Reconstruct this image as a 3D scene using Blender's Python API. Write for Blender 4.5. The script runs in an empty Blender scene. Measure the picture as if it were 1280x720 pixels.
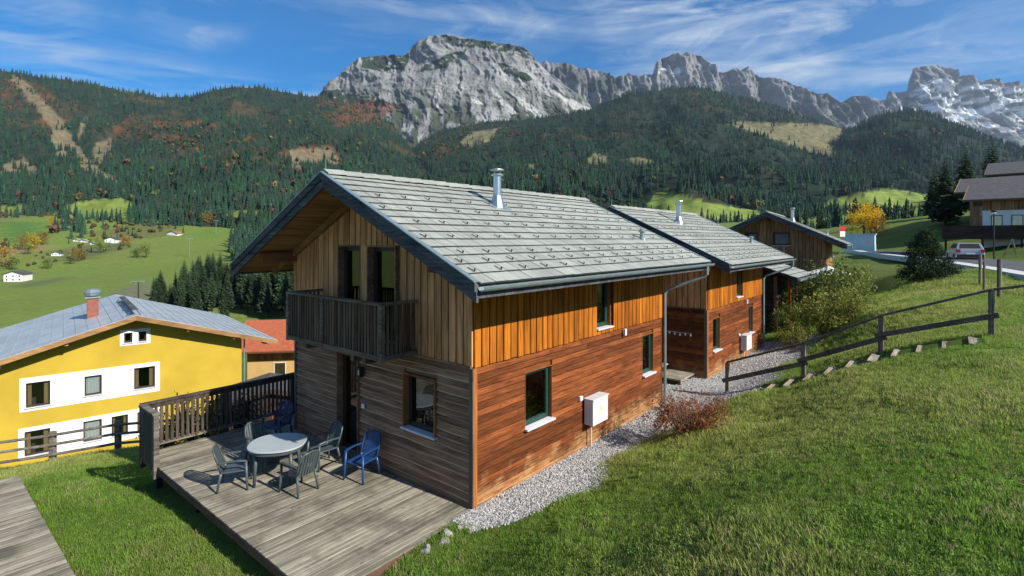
import bpy, bmesh, math, random
import numpy as np
from mathutils import Vector, Matrix, Euler

R = math.radians
SC = bpy.context.scene
COL = SC.collection
rnd = random.Random(7)
rng = np.random.default_rng(11)

# ------------------------------------------------------------------ camera
F, HOR, H = 656.0, 299.0, 4.7          # focal length in photo pixels, horizon row, eye height (m) over the terrace
cam_d = bpy.data.cameras.new('camera'); cam = bpy.data.objects.new('camera', cam_d); COL.objects.link(cam)
cam.location = (0, 0, H); cam.rotation_euler = (R(90), 0, 0)
cam_d.sensor_width = 36; cam_d.lens = F / 1280 * 36; cam_d.shift_y = -(360 - HOR) / 1280
cam_d.clip_start = 0.1; cam_d.clip_end = 40000
SC.camera = cam
# ------------------------------------------------------------------ sky, sun, exposure
SUN_EL, SUN_AZ = R(34), math.atan2(.818, -.575)      # azimuth clockwise from +Y
wd = bpy.data.worlds.new('World'); SC.world = wd; wd.use_nodes = True
nt = wd.node_tree; nt.nodes.clear()
def N(nt, typ, **kw):
    n = nt.nodes.new(typ)
    for k, v in kw.items():
        if k.startswith('i_'):
            key = k[2:]
            n.inputs[int(key) if key.isdigit() else key.replace('_', ' ')].default_value = v
        else: setattr(n, k, v)
    return n
def LK(nt, a, b): nt.links.new(a, b)
sky = N(nt, 'ShaderNodeTexSky', sky_type='NISHITA', sun_disc=False, sun_elevation=SUN_EL, sun_rotation=SUN_AZ,
        altitude=1600, air_density=1.0, dust_density=0.15, ozone_density=3.5)
tc = N(nt, 'ShaderNodeTexCoord')
sep = N(nt, 'ShaderNodeSeparateXYZ'); LK(nt, tc.outputs['Generated'], sep.inputs[0])
az_ = N(nt, 'ShaderNodeMath', operation='ARCTAN2'); LK(nt, sep.outputs[0], az_.inputs[0]); LK(nt, sep.outputs[1], az_.inputs[1])
el_ = N(nt, 'ShaderNodeMath', operation='ARCSINE'); LK(nt, sep.outputs[2], el_.inputs[0])
cmb = N(nt, 'ShaderNodeCombineXYZ'); LK(nt, az_.outputs[0], cmb.inputs[0]); LK(nt, el_.outputs[0], cmb.inputs[1])
def cloud(rot, sx, sy, det, lo, hi, dist, off):
    m = N(nt, 'ShaderNodeMapping'); m.inputs['Rotation'].default_value = (0, 0, R(rot)); m.inputs['Scale'].default_value = (sx, sy, 1)
    m.inputs['Location'].default_value = off
    LK(nt, cmb.outputs[0], m.inputs[0])
    n = N(nt, 'ShaderNodeTexNoise', i_Scale=1.0, i_Detail=det, i_Roughness=.62, i_Distortion=dist); LK(nt, m.outputs[0], n.inputs['Vector'])
    r = N(nt, 'ShaderNodeMapRange', i_1=lo, i_2=hi); LK(nt, n.outputs[0], r.inputs[0])
    return r.outputs[0]
c1 = cloud(-24, 2.2, 15, 10, .44, .76, .9, (3.1, 1.7, 0))
c2 = cloud(-10, 2.4, 3.4, 4, .37, .60, .4, (7.3, 2.2, 0))
c3 = cloud(-38, 3.4, 13, 11, .48, .78, 1.6, (1.4, 9.0, 0))
mm = N(nt, 'ShaderNodeMath', operation='MULTIPLY'); LK(nt, c1, mm.inputs[0]); LK(nt, c2, mm.inputs[1])
m3 = N(nt, 'ShaderNodeMath', operation='MULTIPLY'); LK(nt, c3, m3.inputs[0]); LK(nt, c2, m3.inputs[1])
ms = N(nt, 'ShaderNodeMath', operation='ADD', use_clamp=True); LK(nt, mm.outputs[0], ms.inputs[0]); LK(nt, m3.outputs[0], ms.inputs[1])
mk = N(nt, 'ShaderNodeMath', operation='MULTIPLY', i_1=.8); LK(nt, ms.outputs[0], mk.inputs[0])
mix = N(nt, 'ShaderNodeMix', data_type='RGBA'); LK(nt, mk.outputs[0], mix.inputs[0]); 
hs = N(nt, 'ShaderNodeHueSaturation', i_Saturation=1.42, i_Value=1.0); LK(nt, sky.outputs[0], hs.inputs['Color'])
LK(nt, hs.outputs[0], mix.inputs[6]); mix.inputs[7].default_value = (5.0, 5.6, 6.2, 1)
bg = N(nt, 'ShaderNodeBackground', i_Strength=0.095); LK(nt, mix.outputs[2], bg.inputs[0])
wo = N(nt, 'ShaderNodeOutputWorld'); LK(nt, bg.outputs[0], wo.inputs[0])

sl = bpy.data.lights.new('sun', 'SUN'); sl.energy = 4.8; sl.angle = R(.53); sl.color = (1, .94, .85)
so = bpy.data.objects.new('sun', sl); COL.objects.link(so)
sd = Vector((math.sin(SUN_AZ) * math.cos(SUN_EL), math.cos(SUN_AZ) * math.cos(SUN_EL), math.sin(SUN_EL)))
so.rotation_euler = sd.to_track_quat('Z', 'Y').to_euler(); so.location = (40, -30, 60)
vs = SC.view_settings; vs.view_transform = 'Standard'; vs.look = 'None'; vs.exposure = 0.64; vs.gamma = 1
SC.cycles.max_bounces = 6; SC.cycles.diffuse_bounces = 4; SC.cycles.glossy_bounces = 3; SC.cycles.transparent_max_bounces = 8
SC.cycles.use_denoising = True; HAZE = 3.6e-5

# ------------------------------------------------------------------ frames and helpers
TH = math.atan((1189 - 640) / F)
U2 = np.array([math.sin(TH), math.cos(TH)]); V2 = np.array([-math.cos(TH), math.sin(TH)])
C0 = np.array([-.6744, 9.1219]); YAW = math.pi / 2 - TH
def LW(u, v):                       # house frame -> world XY
    p = C0 + u * U2 + v * V2; return float(p[0]), float(p[1])
def WL(x, y):
    dx_, dy_ = x - C0[0], y - C0[1]
    return dx_ * U2[0] + dy_ * U2[1], dx_ * V2[0] + dy_ * V2[1]
def at(px, py, Y): return ((px - 640) / F * Y, Y, H + (HOR - py) / F * Y)

MATMESH = {}
def tag(o, label=None, cat=None, group=None, kind=None):
    if label: o['label'] = label
    if cat: o['category'] = cat
    if group: o['group'] = group
    if kind: o['kind'] = kind
    return o
def empty(name, loc=(0, 0, 0), rz=0, label=None, cat=None, group=None):
    o = bpy.data.objects.new(name, None); COL.objects.link(o); o.empty_display_size = .2
    o.location = loc; o.rotation_euler = (0, 0, rz)
    return tag(o, label, cat, group)
def link(name, me, mat=None, parent=None, loc=None, rot=None, scale=None):
    if mat is not None:
        if len(me.materials) == 0: me.materials.append(mat)
        elif me.materials[0] != mat:                                   # alike pieces share one mesh per material
            key = (me.name, mat.name)
            if key not in MATMESH: c = me.copy(); c.materials.clear(); c.materials.append(mat); MATMESH[key] = c
            me = MATMESH[key]
    o = bpy.data.objects.new(name, me); COL.objects.link(o)
    if parent is not None: o.parent = parent
    if loc is not None: o.location = loc
    if rot is not None: o.rotation_euler = rot
    if scale is not None: o.scale = scale
    return o
class MB:
    def __init__(s): s.v = []; s.f = []
    def add(s, vs_, fs): b = len(s.v); s.v += [tuple(p) for p in vs_]; s.f += [tuple(b + i for i in f) for f in fs]; return s
    def box(s, x0, x1, y0, y1, z0, z1):
        return s.add([(x0,y0,z0),(x1,y0,z0),(x1,y1,z0),(x0,y1,z0),(x0,y0,z1),(x1,y0,z1),(x1,y1,z1),(x0,y1,z1)],
                     [(0,3,2,1),(4,5,6,7),(0,1,5,4),(1,2,6,5),(2,3,7,6),(3,0,4,7)])
    def hexa(s, p8): return s.add(p8, [(0,3,2,1),(4,5,6,7),(0,1,5,4),(1,2,6,5),(2,3,7,6),(3,0,4,7)])
    def beam(s, p, q, w, h, up=(0, 0, 1)):
        p, q, up = Vector(p), Vector(q), Vector(up); d = (q - p).normalized(); x = d.cross(up).normalized(); y = x.cross(d)
        a, b = x * w / 2, y * h / 2
        return s.hexa([p-a-b, p+a-b, q+a-b, q-a-b, p-a+b, p+a+b, q+a+b, q-a+b])
    def tube(s, pts, r, n=8, cap=True):
        pts = [Vector(p) for p in pts]; rs = r if isinstance(r, (list, tuple)) else [r] * len(pts); base = len(s.v); ref = Vector((.31, .17, .93))
        for i, p in enumerate(pts):
            d = (pts[min(i+1, len(pts)-1)] - pts[max(i-1, 0)]).normalized()
            x = d.cross(ref)
            if x.length < 1e-3: x = d.cross(Vector((1, 0, 0)))
            x.normalize(); y = d.cross(x)
            for k in range(n):
                a = 2 * math.pi * k / n; s.v.append(tuple(p + (x * math.cos(a) + y * math.sin(a)) * rs[i]))
        for i in range(len(pts) - 1):
            for k in range(n):
                a, b = base + i*n + k, base + i*n + (k+1) % n; s.f.append((a, b, b + n, a + n))
        if cap:
            s.f.append(tuple(base + k for k in reversed(range(n)))); e = base + (len(pts)-1)*n; s.f.append(tuple(e + k for k in range(n)))
        return s
    def lathe(s, prof, c=(0, 0, 0), n=16):
        b = len(s.v)
        for r, z in prof:
            for k in range(n):
                a = 2*math.pi*k/n; s.v.append((c[0] + r*math.cos(a), c[1] + r*math.sin(a), c[2] + z))
        for i in range(len(prof)-1):
            for k in range(n):
                p, q = b + i*n + k, b + i*n + (k+1) % n; s.f.append((p, q, q+n, p+n))
        s.f.append(tuple(b + k for k in reversed(range(n)))); e = b + (len(prof)-1)*n; s.f.append(tuple(e + k for k in range(n)))
        return s
    def prism(s, poly, d0, d1, fn):     # poly of 2D points, fn(a, b, d) -> 3D
        n = len(poly); b = len(s.v)
        s.v += [tuple(fn(a, c, d0)) for a, c in poly] + [tuple(fn(a, c, d1)) for a, c in poly]
        s.f.append(tuple(b + i for i in range(n))); s.f.append(tuple(b + n + i for i in reversed(range(n))))
        for i in range(n): j = (i+1) % n; s.f.append((b+i, b+n+i, b+n+j, b+j))
        return s
    def mesh(s, name, smooth=False, fix=True):
        me = bpy.data.meshes.new(name); me.from_pydata(s.v, [], s.f)
        if fix:
            bm = bmesh.new(); bm.from_mesh(me); bmesh.ops.recalc_face_normals(bm, faces=bm.faces); bm.to_mesh(me); bm.free()
        if smooth: me.polygons.foreach_set('use_smooth', [True] * len(me.polygons))
        me.update(); return me
    def build(s, name, mat, parent=None, loc=None, rot=None, smooth=False): return link(name, s.mesh(name, smooth), mat, parent, loc, rot)
def bevel(o, w=.01, seg=2):
    m = o.modifiers.new('bevel', 'BEVEL'); m.width = w; m.segments = seg; m.limit_method = 'ANGLE'; return o
def copy_tree(o, parent=None, loc=None, rz=None, label=None, group=None):
    c = o.copy(); COL.objects.link(c); c.parent = parent
    if loc is not None: c.location = loc
    if rz is not None: c.rotation_euler = (0, 0, rz)
    if label: c['label'] = label
    if group: c['group'] = group
    for ch in o.children: copy_tree(ch, c)
    return c

# numpy value noise
def _h(ix, iy, iz, seed):
    n = (ix * 374761393 + iy * 668265263 + iz * 1274126177 + seed * 974634777) & 0xFFFFFFFF
    n = ((n ^ (n >> 13)) * 1274126177) & 0xFFFFFFFF
    return ((n ^ (n >> 16)) & 0xFFFF) / 65535.0
def vnoise(x, y, z=0, seed=0):
    x = np.asarray(x, float); y = np.asarray(y, float); z = np.zeros_like(x) + z
    ix, iy, iz = (np.floor(a).astype(np.int64) for a in (x, y, z)); fx, fy, fz = x - ix, y - iy, z - iz
    fx, fy, fz = (a*a*(3-2*a) for a in (fx, fy, fz)); o = 0
    for i in (0, 1):
        for j in (0, 1):
            for k in (0, 1):
                o = o + _h(ix+i, iy+j, iz+k, seed) * (fx if i else 1-fx) * (fy if j else 1-fy) * (fz if k else 1-fz)
    return o
def fbm(x, y, z=0, oct=5, seed=0, gain=.5, ridged=False):
    o, a, s = 0, 1.0, 0
    x = np.asarray(x, float); y = np.asarray(y, float); z = np.zeros_like(x) + z
    for i in range(oct):
        n = vnoise(x, y, z, seed + i*17)
        if ridged: n = 1 - np.abs(2*n - 1)
        o = o + a*n; s += a; a *= gain; x, y, z = x*2.03, y*2.03, z*2.03
    return o / s

# ------------------------------------------------------------------ materials
MATS = {}
def newmat(name):
    m = bpy.data.materials.new(name); m.use_nodes = True; t = m.node_tree; t.nodes.clear()
    out = N(t, 'ShaderNodeOutputMaterial'); b = N(t, 'ShaderNodeBsdfPrincipled'); LK(t, b.outputs[0], out.inputs[0])
    MATS[name] = m; return m, t, b, out
def c4(c): return (c[0], c[1], c[2], 1)
def ramp(t, fac, stops):
    r = N(t, 'ShaderNodeValToRGB'); e = r.color_ramp.elements
    while len(e) < len(stops): e.new(.5)
    for el, (p, c) in zip(e, stops): el.position = p; el.color = c4(c)
    LK(t, fac, r.inputs[0]); return r.outputs[0]
def noise(t, vec, scale, det=4, rough=.55, dist=0):
    n = N(t, 'ShaderNodeTexNoise', i_Scale=scale, i_Detail=det, i_Roughness=rough, i_Distortion=dist); LK(t, vec, n.inputs['Vector']); return n.outputs[0]
def mixc(t, fac, a, b, blend='MIX'):
    n = N(t, 'ShaderNodeMix', data_type='RGBA', blend_type=blend)
    if hasattr(fac, 'node'): LK(t, fac, n.inputs[0])
    else: n.inputs[0].default_value = fac
    for s, i in ((a, 6), (b, 7)):
        if hasattr(s, 'node'): LK(t, s, n.inputs[i])
        else: n.inputs[i].default_value = c4(s)
    return n.outputs[2]
def mrange(t, v, a, b, c=0., d=1.):
    n = N(t, 'ShaderNodeMapRange', i_1=a, i_2=b, i_3=c, i_4=d); LK(t, v, n.inputs[0]); return n.outputs[0]
def math_(t, op, a, b=None):
    n = N(t, 'ShaderNodeMath', operation=op)
    for s, i in ((a, 0), (b, 1)):
        if s is None: continue
        if hasattr(s, 'node'): LK(t, s, n.inputs[i])
        else: n.inputs[i].default_value = s
    return n.outputs[0]
def bump(t, b, h, strength=.3, dist=.02):
    n = N(t, 'ShaderNodeBump', i_Strength=strength, i_Distance=dist); LK(t, h, n.inputs['Height']); LK(t, n.outputs[0], b.inputs['Normal'])
def objcoord(t, rnd_off=True, kind='Object'):
    c = N(t, 'ShaderNodeTexCoord').outputs[kind]
    if not rnd_off: return c
    oi = N(t, 'ShaderNodeObjectInfo'); v = N(t, 'ShaderNodeVectorMath', operation='SCALE'); v.inputs[0].default_value = (37.1, 51.7, 23.3); LK(t, oi.outputs['Random'], v.inputs['Scale'])
    a = N(t, 'ShaderNodeVectorMath', operation='ADD'); LK(t, c, a.inputs[0]); LK(t, v.outputs[0], a.inputs[1]); return a.outputs[0]
def mapped(t, vec, scale, rot=(0, 0, 0)):
    m = N(t, 'ShaderNodeMapping'); m.inputs['Scale'].default_value = scale; m.inputs['Rotation'].default_value = rot; LK(t, vec, m.inputs[0]); return m.outputs[0]

def wood(name, ca, cb, axis=0, rough=.8, var=.35, knots=True, bleach=None, grain=26, dark=None, along=1.1):
    m, t, b, _ = newmat(name)
    co = objcoord(t); sc = [grain, grain, grain]; sc[axis] = along
    g = noise(t, mapped(t, co, sc), 1.0, 6, .6, .6)
    sc2 = [3, 3, 3]; sc2[axis] = .7
    w = noise(t, mapped(t, co, sc2), 1.0, 3)
    col = ramp(t, math_(t, 'ADD', math_(t, 'MULTIPLY', g, .6), math_(t, 'MULTIPLY', w, .4)), [(.36, tuple(x*.8 for x in ca)), (.50, tuple((p+q)/2 for p, q in zip(ca, cb))), (.62, tuple(x*1.08 for x in cb))])
    if dark is not None:      # weather stains
        p = N(t, 'ShaderNodeNewGeometry').outputs['Position']
        st = noise(t, p, 1.3, 5, .6); col = mixc(t, mrange(t, st, .48, .66), col, dark)
    if knots:
        sck = [7, 7, 7]; sck[axis] = 2.4
        vo = N(t, 'ShaderNodeTexVoronoi', i_Scale=1.0); LK(t, mapped(t, co, sck), vo.inputs['Vector'])
        col = mixc(t, mrange(t, vo.outputs['Distance'], .05, .13, .75, 0), col, tuple(x*.35 for x in ca))
    oi = N(t, 'ShaderNodeObjectInfo').outputs['Random']
    k = mrange(t, oi, 0, 1, 1-var, 1+var*.6)
    hsv = N(t, 'ShaderNodeHueSaturation'); LK(t, col, hsv.inputs['Color']); LK(t, k, hsv.inputs['Value']); col = hsv.outputs[0]
    if bleach is not None:
        z = N(t, 'ShaderNodeSeparateXYZ'); p = N(t, 'ShaderNodeNewGeometry').outputs['Position']; LK(t, p, z.inputs[0])
        nz = noise(t, p, 2.2, 4); h = math_(t, 'ADD', z.outputs[2], math_(t, 'MULTIPLY', nz, -1.3))
        col = mixc(t, math_(t, 'MULTIPLY', mrange(t, h, -.62, -.22, 1, 0), mrange(t, g, .35, .6)), col, bleach)
    LK(t, col, b.inputs['Base Color']); b.inputs['Roughness'].default_value = rough; b.inputs['Specular IOR Level'].default_value = .15
    bump(t, b, g, .6, .008); return m
def plain(name, c, rough=.6, metal=0, var=.12, scale=6, bumpy=.1, spec=.4):
    m, t, b, _ = newmat(name); co = objcoord(t)
    n = noise(t, co, scale, 5, .6)
    col = ramp(t, n, [(.3, tuple(x*(1-var) for x in c)), (.7, tuple(min(1, x*(1+var)) for x in c))])
    LK(t, col, b.inputs['Base Color']); b.inputs['Roughness'].default_value = rough; b.inputs['Metallic'].default_value = metal; b.inputs['Specular IOR Level'].default_value = spec
    if bumpy: bump(t, b, noise(t, co, scale*6, 3), bumpy, .01)
    return m
def leafy(name, stops, rough=.65, trans=.25, inst=False):
    m, t, b, out = newmat(name)
    if inst:
        a = N(t, 'ShaderNodeAttribute', attribute_name='col', attribute_type='INSTANCER'); col = a.outputs['Color']
        nz = noise(t, N(t, 'ShaderNodeTexCoord').outputs['Object'], 3.0, 3); hsv = N(t, 'ShaderNodeHueSaturation'); LK(t, col, hsv.inputs['Color']); LK(t, mrange(t, nz, .3, .7, .75, 1.3), hsv.inputs['Value']); col = hsv.outputs[0]
    else:
        isl = N(t, 'ShaderNodeNewGeometry').outputs['Random Per Island']
        nz = noise(t, objcoord(t), 1.6, 3)
        col = ramp(t, math_(t, 'ADD', math_(t, 'MULTIPLY', isl, .55), math_(t, 'MULTIPLY', nz, .45)), stops)
        oi = N(t, 'ShaderNodeObjectInfo').outputs['Random']; hsv = N(t, 'ShaderNodeHueSaturation'); LK(t, col, hsv.inputs['Color']); LK(t, mrange(t, oi, 0, 1, .7, 1.25), hsv.inputs['Value']); col = hsv.outputs[0]
    LK(t, col, b.inputs['Base Color']); b.inputs['Roughness'].default_value = rough; b.inputs['Specular IOR Level'].default_value = .2
    if trans:
        tr = N(t, 'ShaderNodeBsdfTranslucent'); LK(t, col, tr.inputs[0]); mx = N(t, 'ShaderNodeMixShader', i_0=trans)
        LK(t, b.outputs[0], mx.inputs[1]); LK(t, tr.outputs[0], mx.inputs[2]); LK(t, mx.outputs[0], out.inputs[0])
    return m
def glass(name, tint=(.8, .84, .84), refl=.08):
    m, t, b, out = newmat(name); t.nodes.remove(b)
    tr = N(t, 'ShaderNodeBsdfTransparent', i_0=c4(tint)); gl = N(t, 'ShaderNodeBsdfGlossy', i_Roughness=.02)
    fr = N(t, 'ShaderNodeFresnel', i_IOR=1.5); k = math_(t, 'ADD', fr.outputs[0], refl)
    mx = N(t, 'ShaderNodeMixShader'); LK(t, k, mx.inputs[0]); LK(t, tr.outputs[0], mx.inputs[1]); LK(t, gl.outputs[0], mx.inputs[2]); LK(t, mx.outputs[0], out.inputs[0]); return m
def vcol_mat(name, rough=.95, scale=.02, amp=.35, bstr=0, bscale=.05, bdist=5, det=8):
    m, t, b, _ = newmat(name); a = N(t, 'ShaderNodeAttribute', attribute_name='col'); p = N(t, 'ShaderNodeNewGeometry').outputs['Position']
    nz = noise(t, p, scale, det, .65); hsv = N(t, 'ShaderNodeHueSaturation'); LK(t, a.outputs['Color'], hsv.inputs['Color']); LK(t, mrange(t, nz, .3, .7, 1-amp, 1+amp), hsv.inputs['Value'])
    LK(t, hsv.outputs[0], b.inputs['Base Color']); b.inputs['Roughness'].default_value = rough; b.inputs['Specular IOR Level'].default_value = .1
    if bstr: bump(t, b, noise(t, p, bscale, 8, .65), bstr, bdist)
    return m

M = dict(
    side_low=wood('side_low', (.085, .024, .009), (.285, .086, .024), 0, bleach=(.44, .25, .11), var=.48, grain=44, along=2.6),
    side_up=wood('side_up', (.22, .060, .006), (.50, .165, .013), 2, var=.28),
    gable_up=wood('gable_up', (.40, .172, .068), (.78, .385, .165), 2, var=.25),
    gable_low=wood('gable_low', (.15, .074, .042), (.38, .205, .12), 1, var=.3),
    trim_orange=wood('trim_orange', (.24, .075, .02), (.42, .15, .04), 2, var=.15),
    trim_grey=wood('trim_grey', (.07, .06, .05), (.17, .15, .125), 2, var=.2),
    reveal=wood('reveal', (.16, .06, .02), (.30, .12, .04), 2, var=.15),
    soffit=wood('soffit', (.22, .115, .045), (.42, .25, .11), 0, var=.15),
    purlin=wood('purlin', (.12, .05, .025), (.24, .11, .05), 0, var=.2),
    barge=wood('barge', (.034, .035, .039), (.12, .122, .13), 1, var=.15, knots=False),
    deck=wood('deck', (.15, .135, .100), (.355, .322, .248), 0, var=.32, grain=40, along=1.8, dark=(.135, .124, .095)),
    deck_side=wood('deck_side', (.06, .032, .026), (.13, .07, .055), 0, var=.2),
    rail_dark=wood('rail_dark', (.035, .027, .022), (.115, .092, .075), 2, var=.3),
    rail_grey=wood('rail_grey', (.07, .06, .05), (.22, .19, .155), 0, var=.25),
    balcony=wood('balcony', (.055, .033, .020), (.17, .115, .075), 2, var=.3),
    balcony_rail=wood('balcony_rail', (.08, .058, .040), (.22, .17, .125), 1, var=.2),
    fence=wood('fence', (.09, .074, .056), (.27, .225, .175), 2, var=.25),
    fence_rail=wood('fence_rail', (.06, .047, .036), (.18, .145, .11), 0, var=.25),
    step=wood('step', (.20, .15, .10), (.46, .38, .28), 0, var=.2),
    brown_house=wood('brown_house', (.17, .082, .04), (.42, .235, .12), 2, var=.3),
    dark_wood=wood('dark_wood', (.02, .014, .011), (.075, .05, .038), 0, var=.25),
    zinc=plain('zinc', (.27, .34, .35), .42, .55, .15),
    steel=plain('steel', (.55, .56, .57), .3, .95, .06),
    black=plain('black', (.015, .015, .016), .5),
    green_frame=plain('green_frame', (.012, .055, .040), .45),
    dark_frame=plain('dark_frame', (.035, .022, .016), .5),
    brown_frame=plain('brown_frame', (.12, .05, .025), .5),
    sill=plain('sill', (.55, .57, .60), .45, 0, .06),
    white=plain('white', (.78, .78, .76), .55, 0, .05),
    curtain_or_sky=plain('curtain_or_sky', (.72, .72, .70), .9, 0, .08, 14),
    curtain_warm=plain('curtain_warm', (.50, .32, .16), .9, 0, .15, 14),
    interior=plain('interior', (.10, .085, .07), .9),
    box_grey=plain('box_grey', (.56, .58, .57), .5, 0, .05),
    sticker=plain('sticker', (.85, .68, .10), .5, 0, .03, bumpy=0),
    pipe_tan=plain('pipe_tan', (.55, .45, .28), .5),
    plast_grey=plain('plast_grey', (.062, .080, .085), .38, 0, .08),
    plast_top=plain('plast_top', (.36, .40, .405), .42, 0, .06, 3, .05),
    plast_blue=plain('plast_blue', (.014, .050, .15), .35, 0, .08),
    plast_navy=plain('plast_navy', (.012, .022, .065), .35, 0, .08),
    pane=glass('pane'), pane_sky=glass('pane_sky', (.35, .4, .4), .18),
    yellow=plain('yellow', (.455, .318, .036), .85, 0, .13, .45, .35, .2),
    render_white=plain('render_white', (.72, .72, .70), .85, 0, .07, .8, .2, .2),
    tin=plain('tin', (.43, .47, .485), .45, .25, .18, .9, .05),
    brick_red=plain('brick_red', (.24, .085, .055), .85, 0, .25, 9),
    red_roof=plain('red_roof', (.36, .095, .04), .8, 0, .22, 3),
    dark_roof=plain('dark_roof', (.075, .072, .072), .85, 0, .3, 3),
    asphalt=plain('asphalt', (.072, .074, .078), .9, 0, .25, 1.5, .3),
    concrete=plain('concrete', (.52, .52, .50), .85, 0, .12, 2, .3),
    bark=plain('bark', (.085, .060, .042), .95, 0, .35, 5, .6),
    twig=plain('twig', (.17, .10, .065), .9, 0, .25, 8),
    car_paint=plain('car_paint', (.46, .44, .41), .25, .6, .03, 2, 0),
    tyre=plain('tyre', (.02, .02, .02), .85), rim=plain('rim', (.5, .5, .52), .3, .8),
    red_lamp=plain('red_lamp', (.45, .02, .02), .3), red_cloth=plain('red_cloth', (.55, .03, .03), .8),
    light_blue=plain('light_blue', (.42, .60, .68), .55, 0, .05, 1), stone=plain('stone', (.26, .25, .23), .9, 0, .3, 4),
    foil=plain('foil', (.75, .75, .74), .7),
)
# ------------------------------------------------------------------ ground sheet
CP = []
def cp(x, y, z): CP.append((x, y, z))
for u in (-16, -11, -8, -5.5, -3.3, -1, 2, 5, 8, 11):
    k = 0 if u >= -1.5 else 1
    lowz = {-16: -.9, -11: -.75, -8: -.6, -5.5: -.5, -3.3: -.30}.get(u, -.04)
    for w, z in ((.3, lowz), (1.1, lowz + (.02 if not k else .10)), (2.0, .42 - .25*k), (3.3, .93 - .15*k), (5.0, 1.82 - .06*k), (7.1, 2.50), (10, 3.05), (15, 3.8), (25, 5.0)):
        if u >= 8 and w > 7.2: z = 2.5 + (w - 7.1) * .05
        cp(*LW(u, -w), z)
for u, v, z in ((1, 3, -.15), (5, 3, -.15), (10, 3, -.2), (15, 3, -.2), (1, 6.5, -.5), (8, 6.5, -.5), (15, 6.5, -.4), (3, 9.5, -1.3), (10, 10, -1.2),
                (-3, 1, -.42), (-3, 4, -.50), (-3, 7, -.75), (-3.8, 2, -.58), (-3.8, 5, -.66), (-3.8, 8, -.82), (-4.3, 10.6, -1.15), (-6, 2, -1.1), (-6, 5, -1.15), (-6, 8, -1.2), (-6, 11, -1.6), (-8.5, 2, -1.3), (-8.5, 5, -1.3), (-8.5, 8, -1.4), (-8.5, 11, -1.9), (-12, 5, -1.5), (-2, 9, -1.3), (0, 11, -2.0)):
    cp(*LW(u, v), z)
for p in ((-14.8, 16.8, -2.5), (-13, 17.8, -2.45), (-10.5, 18, -2.3), (-16.6, 16.4, -2.6), (-20, 15, -2.8), (-18, 22, -5.2), (-15, 26, -7), (-25, 25, -7.6), (-22, 33, -8.2), (-34, 28, -9),
          (-3, 20, -2), (-10, 25, -5.2), (-8, 35, -7.5), (0, 40, -5), (10, 45, -2.2), (16, 40, .1), (18.5, 31, .35), (12, 33, -.5), (13.5, 25, .55), (14.5, 28, .6), (11.5, 24.6, -.02), (9.6, 22, -.05),
          (12.2, 20.5, .55), (14.5, 22.5, 1.35), (16.5, 25.5, 1.6), (19.5, 29, 1.3), (15.5, 20, 2.45), (13, 19, 1.95), (10.8, 17.2, 1.05), (9.4, 18.2, .35), (17.6, 19, 2.5), (18.5, 21, 2.52), (20.5, 26, 2.6), (22, 30, 2.7), (22, 35, 1.7), (25, 42, 2.0),
          (20.5, 18, 2.72), (24.5, 25, 2.92), (31.5, 37.5, 2.95), (42, 60, 3.0), (50, 85, 3.1), (24, 20, 2.85), (28.5, 29, 2.95), (35, 36.5, 3.0),
          (36, 35, 2.93), (46, 57, 3.0), (30.5, 24, 2.9), (40, 45, 2.98), (44.5, 46, 3.9), (47.5, 51, 4.3), (46, 66, 3.1), (50, 66, 4.0), (57, 76, 6.1), (61, 73, 7.1), (55, 64, 5.2), (66, 72, 8), (42, 76, 3.2), (62, 90, 7.5), (72, 60, 8), (40, 95, 3.4), (27, 72, 2.2), (15, 60, -1.5), (40, 30, 4.0), (57, 45, 6),
          (0, 80, -9), (-30, 60, -12), (-60, 80, -16), (80, 200, 5), (150, 150, 15), (-70, 130, -21)):
    cp(*p)
for px, py, Y in ((0, 402, 185), (120, 395, 195), (200, 400, 195), (330, 402, 195), (450, 390, 200), (-200, 400, 190), (100, 345, 380), (200, 332, 430), (250, 312, 520), (290, 285, 640), (320, 272, 720), (0, 330, 420), (0, 292, 560),
                  (50, 272, 640), (110, 258, 760), (180, 262, 760), (-200, 290, 560), (380, 268, 760), (640, 300, 420), (640, 285, 620), (870, 268, 760), (1100, 262, 780), (1300, 250, 800), (-400, 280, 700), (480, 280, 600), (1500, 240, 700),
                  (760, 300, 260), (900, 300, 300), (1050, 292, 260), (300, 230, 1200), (0, 230, 1200), (640, 250, 1200), (1000, 250, 1200), (1300, 230, 1200)):
    cp(*at(px, py, Y))
for p in ((-3000, 0, -20), (3000, 0, 150), (0, -3000, 60), (-3000, 3000, 150), (3000, 3000, 150), (0, 3000, 150), (0, -40, 3), (40, -30, 6), (-40, -20, -4), (-200, 0, -22), (200, 0, 20), (0, -200, 15)): cp(*p)
CP = np.array(CP)
def _phi(d2): return np.sqrt(d2 + .36)
_d2 = ((CP[:, None, :2] - CP[None, :, :2])**2).sum(-1); n_ = len(CP)
_A = np.zeros((n_+1, n_+1)); _A[:n_, :n_] = _phi(_d2); _A[:n_, n_] = 1; _A[n_, :n_] = 1; _A[:n_, :n_] += np.eye(n_)*1e-3
_w = np.linalg.solve(_A, np.append(CP[:, 2], 0))
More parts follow.
